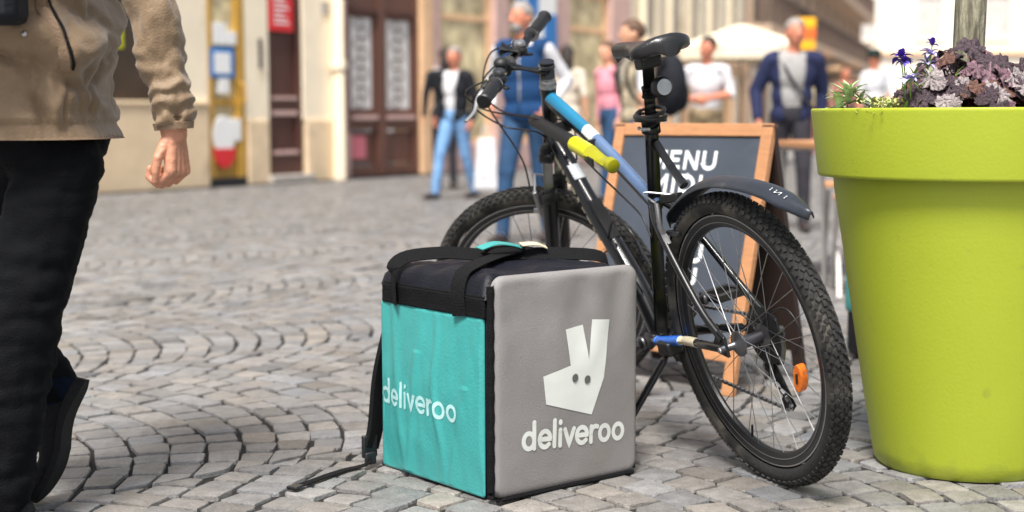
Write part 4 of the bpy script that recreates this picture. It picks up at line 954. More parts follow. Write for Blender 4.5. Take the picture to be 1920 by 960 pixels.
# ================================================================== MENU BOARD
M_wood = mat('pale_orange_wood', srgb(190, 136, 94), .55, .14, 5, .2, 40, stretch=(3, 3, 18))
M_chalk = mat('slate_blackboard', srgb(66, 73, 84), .7, .16, 5, fine=.04, dirt=(srgb(120, 128, 140), 3, .55, .3))
M_chalkw = mat('chalk_white', srgb(238, 240, 240), .85, .06, 30)
M_bstain = mat('dark_stained_wood', srgb(52, 38, 34), .6, .2, 8)
ab = thing('menu_board', 'wooden framed chalk menu board standing behind the bicycle', 'sign', (.221, 4.689, 0), atan2(4.221 - 4.689, .665 - .221))
AW, AH, AT = .645, .84, .235   # width, sloping height, tilt
th_ = atan2(.19, .81)
def af(u, v, h): return Vector((u, v * sin(th_) - h * cos(th_), v * cos(th_) + h * sin(th_)))   # front leaf, h towards the street
def bfp(u, v, h):   # rear leaf
    b = .38; t2 = atan2(.19, .81); return Vector((u, b - v * sin(t2) + h * cos(t2), v * cos(t2) + h * sin(t2)))
def board_piece(name, m, fn, u0, u1, v0, v1, h0, h1, parent=ab, bev=.003):
    mb = MB(); mb.prism([(u0, v0), (u1, v0), (u1, v1), (u0, v1)], fn, h0, h1); return mb.build(name, m, parent, smooth=False, bev=bev)
SW = .041
board_piece('stile', M_wood, af, 0, SW, 0, AH, -.012, .012); board_piece('stile', M_wood, af, AW - SW, AW, 0, AH, -.012, .012)
board_piece('rail', M_wood, af, SW, AW - SW, AH - SW, AH, -.011, .011); board_piece('rail', M_wood, af, SW, AW - SW, .10, .10 + SW, -.011, .011)
bo = board_piece('chalkboard', M_chalk, af, SW, AW - SW, .10 + SW, AH - SW, -.006, .004)
board_piece('rear_stile', M_bstain, bfp, 0, SW, 0, AH, -.012, .010); board_piece('rear_stile', M_bstain, bfp, AW - SW, AW, 0, AH, -.012, .010)
board_piece('rear_board', M_bstain, bfp, SW, AW - SW, .10, AH - .004, -.008, .006)
for u in (.12, .5): MB().bar(af(u, AH - .01, -.0) + Vector((0, 0, .004)), af(u, AH - .01, -.0) + Vector((0, .03, .004)), .04, .006).build('hinge', M_steel, ab)
fl = lambda u, v, h: af(u, v, h + .004)
for tx, u_, v_, s_, wd_, wi in (('MENU', .172, .690, .062, .20, .285), ('MIDI', .182, .612, .062, .20, .235), ('DU', .335, .395, .058, .24, .12), ('LU', .335, .320, .058, .24, .11)):
    lt = MB(); lettering(lt, tx, fl, u_, v_, s_, wd_, False, width=wi); lt.build('lettering', M_chalkw, bo, smooth=False)

# ================================================================== CAFE FURNITURE
M_canvas = mat('cream_canvas', srgb(240, 226, 200), .9, .05, 2)
M_lgmetal = mat('light_grey_metal', srgb(190, 186, 182), .4, .08, 10, metal=.3)
M_dkmetal = mat('dark_grey_metal', srgb(58, 52, 54), .5, .15, 10)
um = thing('parasol', 'cream canvas cafe parasol on a dark pole down the street', 'parasol', (4.0, 25, 0))
cn = MB(); n = 8
ring = [(1.2, 1.80), (1.2, 2.02), (.8, 2.17), (.4, 2.30), (.06, 2.40)]
for (r0, z0), (r1, z1) in zip(ring, ring[1:]):
    for k in range(n):
        a0, a1 = 2 * pi * k / n + .39, 2 * pi * (k + 1) / n + .39
        cn.add([(r0 * cos(a0), r0 * sin(a0), z0), (r0 * cos(a1), r0 * sin(a1), z0), (r1 * cos(a1), r1 * sin(a1), z1), (r1 * cos(a0), r1 * sin(a0), z1)], [(0, 1, 2, 3)])
co = cn.build('canopy', M_canvas, um, smooth=False); co.modifiers.new('thick', 'SOLIDIFY').thickness = .012
MB().tube([(0, 0, .05), (0, 0, 2.45)], .03, 10).build('pole', M_dkmetal, um)
for k in range(8):
    a = 2 * pi * k / 8 + .39; MB().tube([(.03 * cos(a), .03 * sin(a), 2.3), (1.17 * cos(a), 1.17 * sin(a), 1.98)], .012, 6).build('rib', M_dkmetal, um)
MB().lathe([(0, .1), (.06, .1), (.3, .06), (.32, 0), (0, 0)], 24).build('base', M_dkmetal, um)
def cafe_table(label, x, y, rz):
    t = thing('cafe_table', label, 'table', (x, y, 0), rz)
    for i in range(5): MB().box((-.28 + i * .14, 0, .695), (.136, .70, .03)).build('plank', M_wood, t, bev=.003)
    for sx in (-1, 1):
        for sy in (-1, 1): MB().tube([(.3 * sx, .3 * sy, .68), (.27 * sx, .3 * sy, 0)], .016, 8).build('leg', M_lgmetal, t)
    fr_ = MB().bar((-.3, -.3, .67), (.3, -.3, .67), .03, .03).bar((-.3, .3, .67), (.3, .3, .67), .03, .03); fr_.build('frame', M_lgmetal, t)
def cafe_chair(label, x, y, rz, grp='cafe chairs'):
    t = thing('cafe_chair', label, 'chair', (x, y, 0), rz, grp)
    for i in range(5): MB().box((0, -.16 + i * .08, .45), (.38, .068, .018)).build('seat_slat', M_wood, t, bev=.003)
    for i in range(3): MB().box((0, .225 + .012 * i, .60 + i * .085), (.36, .014, .06)).build('back_slat', M_wood, t, bev=.003)
    for sx in (-1, 1):
        MB().tube([(.185 * sx, .24, .82), (.185 * sx, .19, .45), (.185 * sx, -.17, 0)], .011, 8).build('leg', M_lgmetal, t); MB().tube([(.17 * sx, -.19, .44), (.17 * sx, .22, 0)], .011, 8).build('leg', M_lgmetal, t)
cafe_table('wooden cafe table seen between the menu board and the planter', 1.80, 7.45, radians(8))
cafe_chair('folding cafe chair in front of the table, just beside the planter', 1.72, 6.72, radians(170))
cafe_chair('folding cafe chair on the far side of the cafe table', 1.98, 8.15, radians(-10))
M_ysign = mat('yellow_sign', srgb(250, 180, 30), .5, .1, 4); M_osign = mat('orange_sign', srgb(242, 110, 40), .5, .1, 4)
sgn = thing('street_sign', 'yellow and orange sign on a dark post behind the man in the navy jacket', 'sign', (4.07, 20, 0))
MB().tube([(0, .06, 0), (0, .06, 2.3)], .035, 10).build('post', M_dkmetal, sgn)
for z0, m_ in ((2.05, M_ysign), (1.90, M_osign), (1.74, M_ysign)): MB().span((-.16, -.03, z0), (.16, .03, z0 + .14)).build('sign_panel', m_, sgn, bev=.01)
# ================================================================== PEOPLE
def cap_mesh(mb, a, b, r0, r1, seg=14):
    a, b = Vector(a), Vector(b); t = (b - a); L = t.length; t = t.normalized() if L > 1e-6 else Z.copy(); pts, rs_ = [], []
    for k in range(5): th = pi / 2 * k / 5; pts.append(a - t * r0 * cos(th)); rs_.append(max(1e-4, r0 * sin(th)))
    for k in range(4): pts.append(a + (b - a) * (k / 3)); rs_.append(r0 + (r1 - r0) * k / 3)
    for k in range(4, -1, -1): th = pi / 2 * k / 5; pts.append(b + t * r1 * cos(th)); rs_.append(max(1e-4, r1 * sin(th)))
    mb.tube(pts, rs_, seg)
def fuse(prims, voxel, smooth=3):
    """one continuous skin over overlapping capsules and ellipsoids; returns mesh and, per face, the tag of the nearest primitive"""
    mb = MB()
    for p in prims:
        if p[0] == 'c': cap_mesh(mb, *p[1:5])
        else: mb.ball(p[1], p[2], 16, 12)
    me = bpy.data.meshes.new('tmp'); me.from_pydata(mb.v, [], mb.f)
    bm = bmesh.new(); bm.from_mesh(me); bmesh.ops.recalc_face_normals(bm, faces=bm.faces); bm.to_mesh(me); bm.free()
    o = bpy.data.objects.new('tmp', me); C.objects.link(o)
    r = o.modifiers.new('r', 'REMESH'); r.mode = 'VOXEL'; r.voxel_size = voxel
    s = o.modifiers.new('s', 'SMOOTH'); s.factor = .5; s.iterations = smooth
    bpy.context.view_layer.update(); dg = bpy.context.evaluated_depsgraph_get()
    out = bpy.data.meshes.new_from_object(o.evaluated_get(dg)); bpy.data.objects.remove(o); bpy.data.meshes.remove(me)
    n = len(out.polygons); cen = np.empty(n * 3, dtype=np.float32); out.polygons.foreach_get('center', cen); cen = cen.reshape(-1, 3)
    best = np.full(n, 1e9); tg_ = np.zeros(n, dtype=np.int32); tags = []
    for p in prims:
        if p[-1] not in tags: tags.append(p[-1])
        if p[0] == 'c':
            a, b = np.array(p[1]), np.array(p[2]); ab_ = b - a; t = np.clip(((cen - a) @ ab_) / max(1e-9, ab_ @ ab_), 0, 1)
            d = np.linalg.norm(cen - (a + t[:, None] * ab_), axis=1) - (p[3] + (p[4] - p[3]) * t)
        else:
            rr = np.array(p[2]); k = np.linalg.norm((cen - np.array(p[1])) / rr, axis=1); d = (k - 1) * rr.min()
        m_ = d < best; best[m_] = d[m_]; tg_[m_] = tags.index(p[-1])
    out.polygons.foreach_set('use_smooth', [True] * n)
    return out, tg_, tags
def T(v): return tuple(v)
M_skin = mat('skin', srgb(214, 160, 130), .5, .08, 20); M_skin2 = mat('ruddy_skin', srgb(206, 132, 104), .5, .08, 20)
M_hairs = {k: mat('hair_' + k, c, .6, .25, 60, .4, 150) for k, c in dict(grey=srgb(150, 142, 136), dark=srgb(44, 34, 30), brown=srgb(92, 66, 48)).items()}
M_shoe = mat('dark_shoe_leather', srgb(52, 42, 38), .5, .2, 20)
M_lip = mat('lips', srgb(176, 104, 92), .5, .05, 20); M_eyeb = mat('eye_dark', srgb(40, 34, 32), .3, .05, 20)
def cloth(name, c, var=.1): return mat(name, srgb(*c), .85, max(var, .22), 6, 1.0, 16, spec=.25)
def hand_prims(wr, d, palm, idx, s=1.0, tag_='skin', curl=.5):
    """wrist, direction, palm normal, direction of the index side"""
    d, palm, idx = Vector(d).normalized(), Vector(palm).normalized(), Vector(idx).normalized(); wr = Vector(wr); P = []
    at_ = lambda D, N, I: T(wr + (d * D + palm * N + idx * I) * s)
    for i_ in (.026, .009, -.009, -.026): P.append(('c', at_(.0, 0, i_ * .55), at_(.078, 0, i_), .016 * s, .0125 * s, tag_))
    for i_, L in ((.029, 1.0), (.0098, 1.08), (-.0098, 1.0), (-.028, .8)):
        a1 = curl; a2 = curl * 2.4; a3 = curl * 3.6; p0 = Vector((.080, 0, i_)); p1 = p0 + Vector((cos(a1), sin(a1), 0)) * .042 * L; p2 = p1 + Vector((cos(a2), sin(a2), 0)) * .027 * L; p3 = p2 + Vector((cos(a3), sin(a3), 0)) * .019 * L
        for q0, q1, r0, r1 in ((p0, p1, .0090, .0084), (p1, p2, .0084, .0078), (p2, p3, .0078, .0068)): P.append(('c', at_(*q0), at_(*q1), r0 * s, r1 * s, tag_))
    P += [('c', at_(.014, .006, .022), at_(.048, .016, .044), .014 * s, .0105 * s, tag_), ('c', at_(.048, .016, .044), at_(.076, .024, .046), .0102 * s, .0092 * s, tag_), ('c', at_(.076, .024, .046), at_(.097, .030, .042), .0092 * s, .0075 * s, tag_)]
    return P
def person(label, loc, yaw, H, top, bottom, skin=M_skin, hair='dark', arms=None, legs=(0, 0), sleeve='short', shoe=M_shoe, jacket=None, vest=None, longhair=False, cat='person', head=True, hat=None, lean=(0, 0), turn=0.0, beard=False):
    k = H / 1.705; sc = lambda v: (v[0] * k, v[1] * k, v[2] * k)
    t = thing('person', label, cat, loc, yaw); P = []
    P += [('e', (0, 0, .95), (.155, .115, .13), 'bottom'), ('e', (0, 0, 1.09), (.145, .11, .17), 'top'), ('e', (0, 0, 1.26), (.165, .12, .19), 'top'), ('c', (-.145, 0, 1.385), (.145, 0, 1.385), .062, .062, 'top'),
          ('c', (0, .01, 1.40), (0, -.005, 1.5), .056, .05, 'skin'), ('e', (0, -.005, 1.60), (.074, .094, .108), 'skin'), ('e', (0, -.04, 1.545), (.052, .058, .055), 'skin'),
          ('c', (0, -.098, 1.605), (0, -.112, 1.578), .010, .014, 'skin'), ('e', (.074, .01, 1.59), (.012, .022, .032), 'skin'), ('e', (-.074, .01, 1.59), (.012, .022, .032), 'skin'), ('e', (0, -.094, 1.54), (.022, .010, .008), 'lip')]
    A = {'L': ((.24, -.02, 1.14), (.25, -.06, .90)), 'R': ((-.24, .03, 1.14), (-.25, .0, .90))}
    if arms: A.update(arms)
    for s_, sd_ in (('L', 1), ('R', -1)):
        e, w_ = A[s_]; sh = (.185 * sd_, 0, 1.375)
        P.append(('c', sh, e, .056, .046, 'top')); P.append(('c', e, w_, .043, .031, 'top' if sleeve == 'long' else 'skin'))
        d = (Vector(w_) - Vector(e)).normalized(); palm = Vector((-sd_, 0, 0)); palm = (palm - d * palm.dot(d)).normalized(); ix = d.cross(palm); ix = ix if ix.y < 0 else -ix
        P += hand_prims(w_, d, palm, ix)
        f = legs[0 if s_ == 'L' else 1]; hip = (.085 * sd_, 0, .93); ank = (.10 * sd_, -f, .085 + .06 * max(0, -f)); kn = (.095 * sd_, -f * .5 - .035 - .05 * abs(f), .50)
        P += [('c', hip, kn, .092, .066, 'bottom'), ('c', kn, ank, .062, .05, 'bottom'), ('c', (ank[0], ank[1] + .03, .045 + .06 * max(0, -f)), (ank[0] + .015 * sd_, ank[1] - .15, .036), .042, .034, 'shoe')]
    def bend(v):
        x, y, z_ = v
        if z_ > 1.47: x, y = x * cos(turn) - y * sin(turn), x * sin(turn) + y * cos(turn)
        if z_ > .9: x += lean[0] * (z_ - .9); y += lean[1] * (z_ - .9)
        return (x, y, z_)
    def place(Q): return [(p[0], sc(bend(p[1])), sc(bend(p[2])), p[3] * k, p[4] * k, p[5]) if p[0] == 'c' else (p[0], sc(bend(p[1])), sc(p[2]), p[3]) for p in Q]
    if beard: P.append(('e', (0, -.045, 1.535), (.056, .062, .048), 'hair'))
    P = place(P)
    me, tg_, tags = fuse(P, .0105, 3); me.name = 'body'
    mm = {'skin': skin, 'top': top, 'bottom': bottom, 'shoe': shoe, 'lip': M_lip, 'hair': M_hairs[hair]}
    for x in tags: me.materials.append(mm[x])
    me.polygons.foreach_set('material_index', tg_); b = mobj('body', me, t)
    for s_ in (-1, 1): MB().ball(sc(bend((.030 * s_, -.090, 1.612))), (.010 * k, .006 * k, .006 * k), 8, 6).build('eye', M_eyeb, t)
    hb_ = MB(); hb_.ball((0, .012, 1.622), (.083, .098, .098), 22, 16)
    keepf = [f for f in hb_.f if (lambda c: not (c.y < -.035 and c.z < 1.665) and c.z > 1.565 and not (c.y < .0 and c.z < 1.62 and abs(c.x) > .05))(sum((Vector(hb_.v[i]) for i in f), Vector()) / len(f))]
    hb_.f = keepf; hb_.m = [0] * len(keepf); hb_.v = [sc(bend(v)) for v in hb_.v]
    if longhair: hb_.ball(sc(bend((0, .06, 1.52))), (.085 * k, .06 * k, .15 * k), 16, 12)
    if hat:
        hm = MB().lathe([(.095 * k, 0), (.097 * k, .05 * k), (.085 * k, .10 * k), (.04 * k, .125 * k), (0, .128 * k)], 20, sc(bend((0, .0, 1.625)))); hm.prism([(.09 * k * cos(a), -.02 * k - .14 * k * sin(a)) for a in [pi * i / 10 for i in range(11)]], lambda u, v, h: Vector((u, v, 1.628 * k + h)), 0, .008); hm.build('cap', hat, t)
    ho = hb_.build('hair', M_hairs[hair], t, ang=80); ho.modifiers.new('thick', 'SOLIDIFY').thickness = .012
    for spec, nm, arms_ in ((jacket, 'jacket', True), (vest, 'vest', False)):
        if not spec: continue
        m_, gap = spec; J = [('e', (0, .0, .94), (.178, .14, .12), 'j'), ('e', (0, 0, 1.09), (.172, .135, .18), 'j'), ('e', (0, .002, 1.25), (.185, .14, .19), 'j'), ('c', (-.15, .005, 1.385), (.15, .005, 1.385), .075, .075, 'j')]
        if arms_:
            for s_, sd_ in (('L', 1), ('R', -1)):
                e, w_ = A[s_]; e2 = Vector(w_) * .93 + Vector(e) * .07; J += [('c', (.185 * sd_, 0, 1.375), e, .07, .06, 'j'), ('c', e, T(e2), .057, .046, 'j')]
        J = place(J)
        jm, _, _ = fuse(J, .013, 3); bm = bmesh.new(); bm.from_mesh(jm)
        kill = [f for f in bm.faces if (f.calc_center_median().y < -.02 * k and abs(f.calc_center_median().x) < (gap * (.55 + .45 * min(1, max(0, f.calc_center_median().z / k - .85) / .5))) * k) or f.calc_center_median().z < .88 * k or (f.calc_center_median().z > 1.41 * k and abs(f.calc_center_median().x) < .075 * k)]
        bmesh.ops.delete(bm, geom=kill, context='FACES'); bm.to_mesh(jm); bm.free(); jm.materials.append(m_); jm.name = nm; jo = mobj(nm, jm, t); jo.modifiers.new('thick', 'SOLIDIFY').thickness = .008
    return t
C_white = cloth('white_cotton', (212, 212, 216), .05); C_black = cloth('black_cloth', (30, 32, 38)); C_jean = cloth('light_jeans', (112, 152, 196), .25); C_jeand = cloth('blue_jeans', (44, 72, 104), .25)
C_vest = cloth('blue_quilted_vest', (24, 60, 102), .2); C_pink = cloth('pink_shirt', (226, 150, 164)); C_navy = cloth('navy_jacket', (38, 44, 74)); C_greyt = cloth('grey_shirt', (158, 156, 154)); C_cream = cloth('cream_cloth', (190, 176, 150)); C_khaki = cloth('khaki_trousers', (150, 132, 104)); C_dk = cloth('dark_trousers', (48, 46, 52)); C_terra = cloth('dusty_red_cloth', (172, 116, 104)); C_wdress = cloth('pale_dress', (204, 192, 176))
person('man in a white shirt and open black jacket walking with a white bag', (-.57, 14.62, 0), radians(-38), 1.54, C_white, C_jean, M_skin2, 'grey', legs=(-.20, .25), turn=.5, lean=(.03, -.06), jacket=(C_black, .11), sleeve='long', arms={'L': ((.25, .05, 1.13), (.24, .0, .90)), 'R': ((-.25, .05, 1.13), (-.24, -.06, .92))})
wb_ = thing('shopping_bag', 'white carrier bag hanging from the hand of the man in the black jacket', 'bag', (-.27, 14.45, 0))
sb = MB(); sb.prism([(-.12, .10), (.13, .10), (.105, .62), (-.07, .62)], lambda u, v, h: Vector((u, h, v)), -.05, .05); sb.build('bag_body', C_white, wb_, bev=.015)
for y_ in (-.03, .03): MB().tube(curve_pts([(-.04, y_, .61), (.0, y_ * .6, .755), (.06, y_, .61)], 10), .006, 6).build('handle', C_white, wb_)
person('man in a blue quilted vest and jeans walking behind the handlebar', (.10, 9.50, 0), radians(-24), 1.585, C_white, C_jeand, M_skin2, 'grey', legs=(-.16, .2), turn=-.35, lean=(-.04, -.05), beard=True, sleeve='long', vest=(C_vest, .012), arms={'L': ((.29, .10, 1.16), (.23, -.08, .98)), 'R': ((-.30, .10, 1.16), (-.23, -.08, .98))})
person('dark haired woman in a pale dress behind the man in the vest', (.60, 15.5, 0), radians(150), 1.60, C_wdress, C_wdress, M_skin, 'dark', longhair=True, legs=(.12, -.1), turn=.4)
person('person in dark clothes standing by the shop front beside the walking man', (-.76, 16.4, 0), radians(200), 1.62, C_black, C_dk, M_skin, 'dark', sleeve='long', longhair=True)
person('woman in a pink shirt walking down the street behind the top tube', (.98, 14.0, 0), radians(-60), 1.56, C_pink, C_jeand, M_skin, 'brown', legs=(.16, -.16), sleeve='long', lean=(.0, -.08), turn=.3, longhair=True)
person('person in a cream shirt carrying a black backpack, seen behind the saddle', (.92, 10.5, 0), radians(-75), 1.535, C_white, C_jeand, M_skin, 'brown', legs=(.14, -.12), lean=(.0, -.06), turn=-.2, vest=(C_cream, .05))
bp = thing('backpack', 'black backpack worn by the person behind the seatpost', 'backpack', (1.10, 10.43, 0), radians(-75))
pk = MB(); pk.ball((0, .06, 1.07), (.155, .115, .235), 22, 16); bpo = pk.build('backpack_body', C_black, bp); pk = MB(); pk.ball((0, .13, .99), (.11, .07, .12), 16, 12); pk.build('front_pocket', C_black, bp)
for s_ in (-1, 1): st5 = MB(); ribbon(st5, curve_pts([(.09 * s_, -.02, 1.24), (.10 * s_, -.14, 1.30), (.11 * s_, -.30, 1.22), (.12 * s_, -.31, 1.05), (.12 * s_, -.2, .93), (.10 * s_, .0, .92)], 20), Vector((1, 0, 0)), .045, .012); st5.build('shoulder_strap', C_black, bp)
person('man in a white polo shirt looking down at his folded hands', (1.76, 13.0, 0), radians(-20), 1.545, C_white, C_khaki, M_skin2, 'dark', lean=(.05, -.10), turn=-.45, legs=(.06, -.04), arms={'L': ((.26, -.04, 1.14), (.06, -.24, 1.10)), 'R': ((-.26, -.04, 1.14), (-.05, -.25, 1.08))})
person('man in an open navy jacket and grey shirt beside the planter', (2.05, 10.5, 0), radians(-6), 1.54, C_greyt, C_dk, M_skin2, 'grey', jacket=(C_navy, .115), sleeve='long', legs=(.18, -.16), turn=.3, lean=(.03, -.04), arms={'L': ((.25, .08, 1.13), (.24, .06, .90)), 'R': ((-.29, .03, 1.13), (-.27, -.08, .90))})
cbs = thing('shoulder_bag', 'thin dark bag strap across the grey shirt of the man in navy', 'bag', (2.05, 10.5, 0), radians(-6))
s7 = MB(); ribbon(s7, curve_pts([(-.075, -.06, 1.26), (-.03, -.125, 1.14), (.08, -.13, .98), (.155, -.10, .88), (.20, .0, .80)], 16), Vector((1, 0, .4)), .024, .006); s7.build('strap', C_dk, cbs)
s7 = MB().ball((.22, .03, .73), (.05, .11, .09), 16, 10); s7.build('pouch', C_dk, cbs)
person('person in a white top and dark cap far behind the planter', (5.06, 20, 0), radians(30), 1.72, C_white, C_dk, M_skin2, 'dark', hat=cloth('dark_green_cap', (30, 46, 44)))
person('person in dusty red clothes far down the street beside the planter rim', (6.05, 26, 0), radians(20), 1.70, C_terra, C_dk, M_skin2, 'brown', legs=(.1, -.1), sleeve='long')
person('person in a cream top far down the street behind the navy jacket', (6.35, 29.5, 0), radians(160), 1.72, C_cream, C_terra, M_skin2, 'dark', legs=(-.1, .1))

# ------------------------------------------------------------------ the passer-by in the foreground
M_jack = mat('taupe_jacket_cloth', srgb(128, 106, 80), .55, .10, 8, .3, 260, sheen=.25)
M_jackd = mat('jacket_trim', srgb(128, 106, 84), .7, .12, 10, .3, 200)
M_trou = mat('black_denim', (.0032, .0036, .005), .8, .35, 12, .4, 300, spec=.12)
M_jeanh = mat('dark_blue_denim', srgb(15, 23, 38), .9, .3, 14, .3, 200, spec=.1)
M_suede = mat('black_suede', (.010, .010, .011), .85, .25, 30, .4, 160, spec=.2)
M_sole = mat('shoe_sole', (.010, .010, .011), .75, .2, 20, .3, 100, spec=.25)
M_lens = mat('smoky_glass', (.02, .03, .035), .1, .2, 6)
fp = thing('person', 'passer-by in a taupe jacket and black trousers, cropped by the picture edge', 'person', (-1.0, 2.98, 0)); FO = Vector((-1.0, 2.98, 0))
wp = lambda x, y, z_: T(Vector((x, y, z_)) - FO)
hipL, kneL, ankL = wp(-.93, 2.945, .78), wp(-1.015, 2.90, .43), wp(-1.055, 2.86, .075)
hipR, kneR, ankR, toeR = wp(-.985, 3.09, .80), wp(-1.19, 3.12, .47), wp(-1.000, 3.10, .235), wp(-1.052, 3.06, .02)
shL, elL, wrL = wp(-.80, 2.87, 1.335), wp(-.716, 2.85, 1.085), wp(-.676, 2.862, .810)
shR, elR, wrR = wp(-1.0, 3.24, 1.335), wp(-1.10, 3.27, 1.09), wp(-1.26, 3.22, .93)
P = [('e', wp(-1.0, 3.02, .86), (.09, .12, .12), 's'), ('e', wp(-1.01, 3.02, 1.05), (.085, .13, .18), 's'), ('e', wp(-.99, 3.03, 1.22), (.09, .14, .18), 's'), ('c', shL, shR, .055, .055, 's'), ('c', wp(-.93, 3.05, 1.36), wp(-.955, 3.05, 1.46), .052, .05, 's'),
     ('e', wp(-.965, 3.05, 1.56), (.095, .075, .112), 's'), ('e', wp(-.995, 3.05, 1.51), (.06, .052, .058), 's'), ('c', wp(-1.058, 3.05, 1.565), wp(-1.072, 3.05, 1.54), .01, .013, 's'), ('e', wp(-.955, 2.972, 1.555), (.022, .012, .03), 's'), ('e', wp(-.955, 3.128, 1.555), (.022, .012, .03), 's'),
     ('c', shL, elL, .048, .04, 's'), ('c', elL, wrL, .038, .028, 's'), ('c', shR, elR, .048, .04, 's'), ('c', elR, wrR, .038, .028, 's'), ('c', hipL, kneL, .05, .05, 's'), ('c', kneL, ankL, .05, .036, 's'), ('c', hipR, kneR, .05, .05, 's'), ('c', kneR, ankR, .05, .036, 's'), ('c', ankL, wp(-1.17, 2.86, .04), .032, .028, 's')]
me, _, _ = fuse(P, .012, 3)
hp = hand_prims(wrL, (.07, .0, -1), (-.93, .37, -.05), (-.37, -.93, 0), .94, 's', .95)
hp.append(('c', T(Vector(wrL) + Vector((-.006, 0, .06))), wrL, .026, .025, 's'))
hme, _, _ = fuse(hp, .0019, 2)
hp2 = hand_prims(wrR, (-.7, -.1, -.7), (.3, -.6, -.4), (-.5, -.6, .5), 1.0, 's', .5); hme2, _, _ = fuse(hp2, .004, 3)
bmj = bmesh.new()
for x in (me, hme, hme2): bmj.from_mesh(x)
bme = bpy.data.meshes.new('body'); bmj.to_mesh(bme); bmj.free(); M_hand = mat('hand_skin', srgb(196, 138, 110), .48, .14, 30, .35, 110); bme.materials.append(M_hand); bme.polygons.foreach_set('use_smooth', [True] * len(bme.polygons)); mobj('body', bme, fp)
hr = MB().ball(wp(-.952, 3.05, 1.585), (.10, .083, .10), 22, 14); hr.build('hair', M_hairs['dark'], fp)
# trousers: fused and crumpled
def crumple(me_, amp, sc_, dirv=(1, 1, .35)):
    for v in me_.vertices:
        p = Vector((v.co.x * dirv[0], v.co.y * dirv[1], v.co.z * dirv[2])); v.co += v.normal * (amp * noise.fractal(p * sc_, 1.0, 2.0, 3))
Pt = [('e', wp(-.985, 3.0, .80), (.135, .165, .09), 't'), ('c', T(Vector(hipL) - Vector((.004, 0, .03))), kneL, .090, .086, 't'), ('c', kneL, ankL, .087, .066, 't'), ('c', T(Vector(hipR) - Vector((0, 0, .03))), kneR, .095, .082, 't'), ('c', kneR, T(Vector(ankR) * .93 + Vector(kneR) * .07), .08, .058, 't')]
tm, _, _ = fuse(Pt, .009, 3); crumple(tm, .008, 12, (1, 1, 2.4)); tm.materials.append(M_trou); mobj('trousers', tm, fp).data.name = 'trousers'
hd_ = (Vector(ankR) - Vector(kneR)).normalized(); hmm, _, _ = fuse([('c', T(Vector(ankR) - hd_ * .11), T(Vector(ankR) - hd_ * .02), .054, .056, 'h')], .006, 2); crumple(hmm, .004, 18); hmm.materials.append(M_jeanh); mobj('trouser_hem', hmm, fp)
_unused = MB().tube([Vector(ankR) + (Vector(ankR) - Vector(kneR)).normalized() * t for t in (-.10, -.06, -.03, .0, .018)], [.058, .060, .057, .060, .058], 24)
# jacket torso
def jk(u, v):
    a = 2 * pi * u; z_ = .800 + v * .60; rx = .158 + .006 * sin(v * 3) - .03 * max(0, v - .75) * 2; ry = .222 + .012 * v - .06 * max(0, v - .8) * 2
    if v < .06: rx *= .965; ry *= .965
    c = Vector((-.988 - .055 * min(v, .5) + .075 * max(0, v - .5), 3.015, z_)); ca, sa = cos(a), sin(a)
    p = Vector((rx * (abs(ca) ** .85) * (1 if ca > 0 else -1), ry * (abs(sa) ** .85) * (1 if sa > 0 else -1), 0))
    nrm = Vector((ca, sa, 0)); w_ = (v - .5)
    fold = .014 * sin(9 * w_ + 3.2 * ca - 2.0 * sa + 2.6 * fbm((ca, sa, v * 2.5), 1.1)) + .008 * sin(34 * v + 5 * ca + 3 * fbm((ca, sa, v * 3), 1.7)) + .012 * fbm((ca * .8, sa * .8, v * 2.6), 1.8)
    fold += -.016 * max(0, 1 - abs(sin(4.2 * w_ + 1.6 * ca - 1.2 * sa + 1.2 * fbm((ca, sa, v * 2), 1.3))) * 3.2)
    if v < .10: fold = fold * (v / .10) + .0025 * sin(a * 60) * (1 - v / .10)
    p += nrm * fold
    return c + p - FO
jt = MB().grid(jk, 150, 90, wrapu=True); jto = jt.build('jacket', M_jack, fp, ang=180)
MB().grid(lambda u, v: Vector((-.986 + .154 * (abs(cos(2 * pi * u)) ** .85) * (1 if cos(2 * pi * u) > 0 else -1) * (1 - .08 * v), 3.015 + .218 * (abs(sin(2 * pi * u)) ** .85) * (1 if sin(2 * pi * u) > 0 else -1) * (1 - .08 * v), .800 + .012 * v)) - FO, 90, 3, wrapu=True).build('hem_band', M_jackd, jto)
MB().ball(Vector((-.945, 3.05, 1.385)) - FO, (.10, .16, .05), 24, 10).build('jacket_yoke', M_jack, jto)
def sleeve(ctrl, rads, seed, nm):
    pts = curve_pts(ctrl, 60); n = len(pts)
    def f(u, v):
        i = v * (n - 1); i0 = min(n - 2, int(i)); p = pts[i0].lerp(pts[i0 + 1], i - i0); t = (pts[i0 + 1] - pts[i0]).normalized(); e1 = t.cross(Y).normalized(); e2 = t.cross(e1)
        k = v * (len(rads) - 1); k0 = min(len(rads) - 2, int(k)); r_ = rads[k0] + (rads[k0 + 1] - rads[k0]) * (k - k0); a = 2 * pi * u
        cs_ = cos(a); lowk = max(0, (v - .62) / .38)
        r_ += .0052 * lowk * sin(95 * v + 2.2 * sin(a + seed) + 3 * fbm((cs_, sin(a), v * 6), 1.4 + seed * .1)) + .005 * sin(26 * v + 2.5 * sin(a * 1 + 1) + seed) * (1 - .5 * lowk) + .008 * fbm((cs_, sin(a), v * 5 + seed), 1.5)
        return p + (e1 * cs_ + e2 * sin(a)) * r_
    return MB().grid(f, 44, 150, wrapu=True).build(nm, M_jack, jto, ang=180)
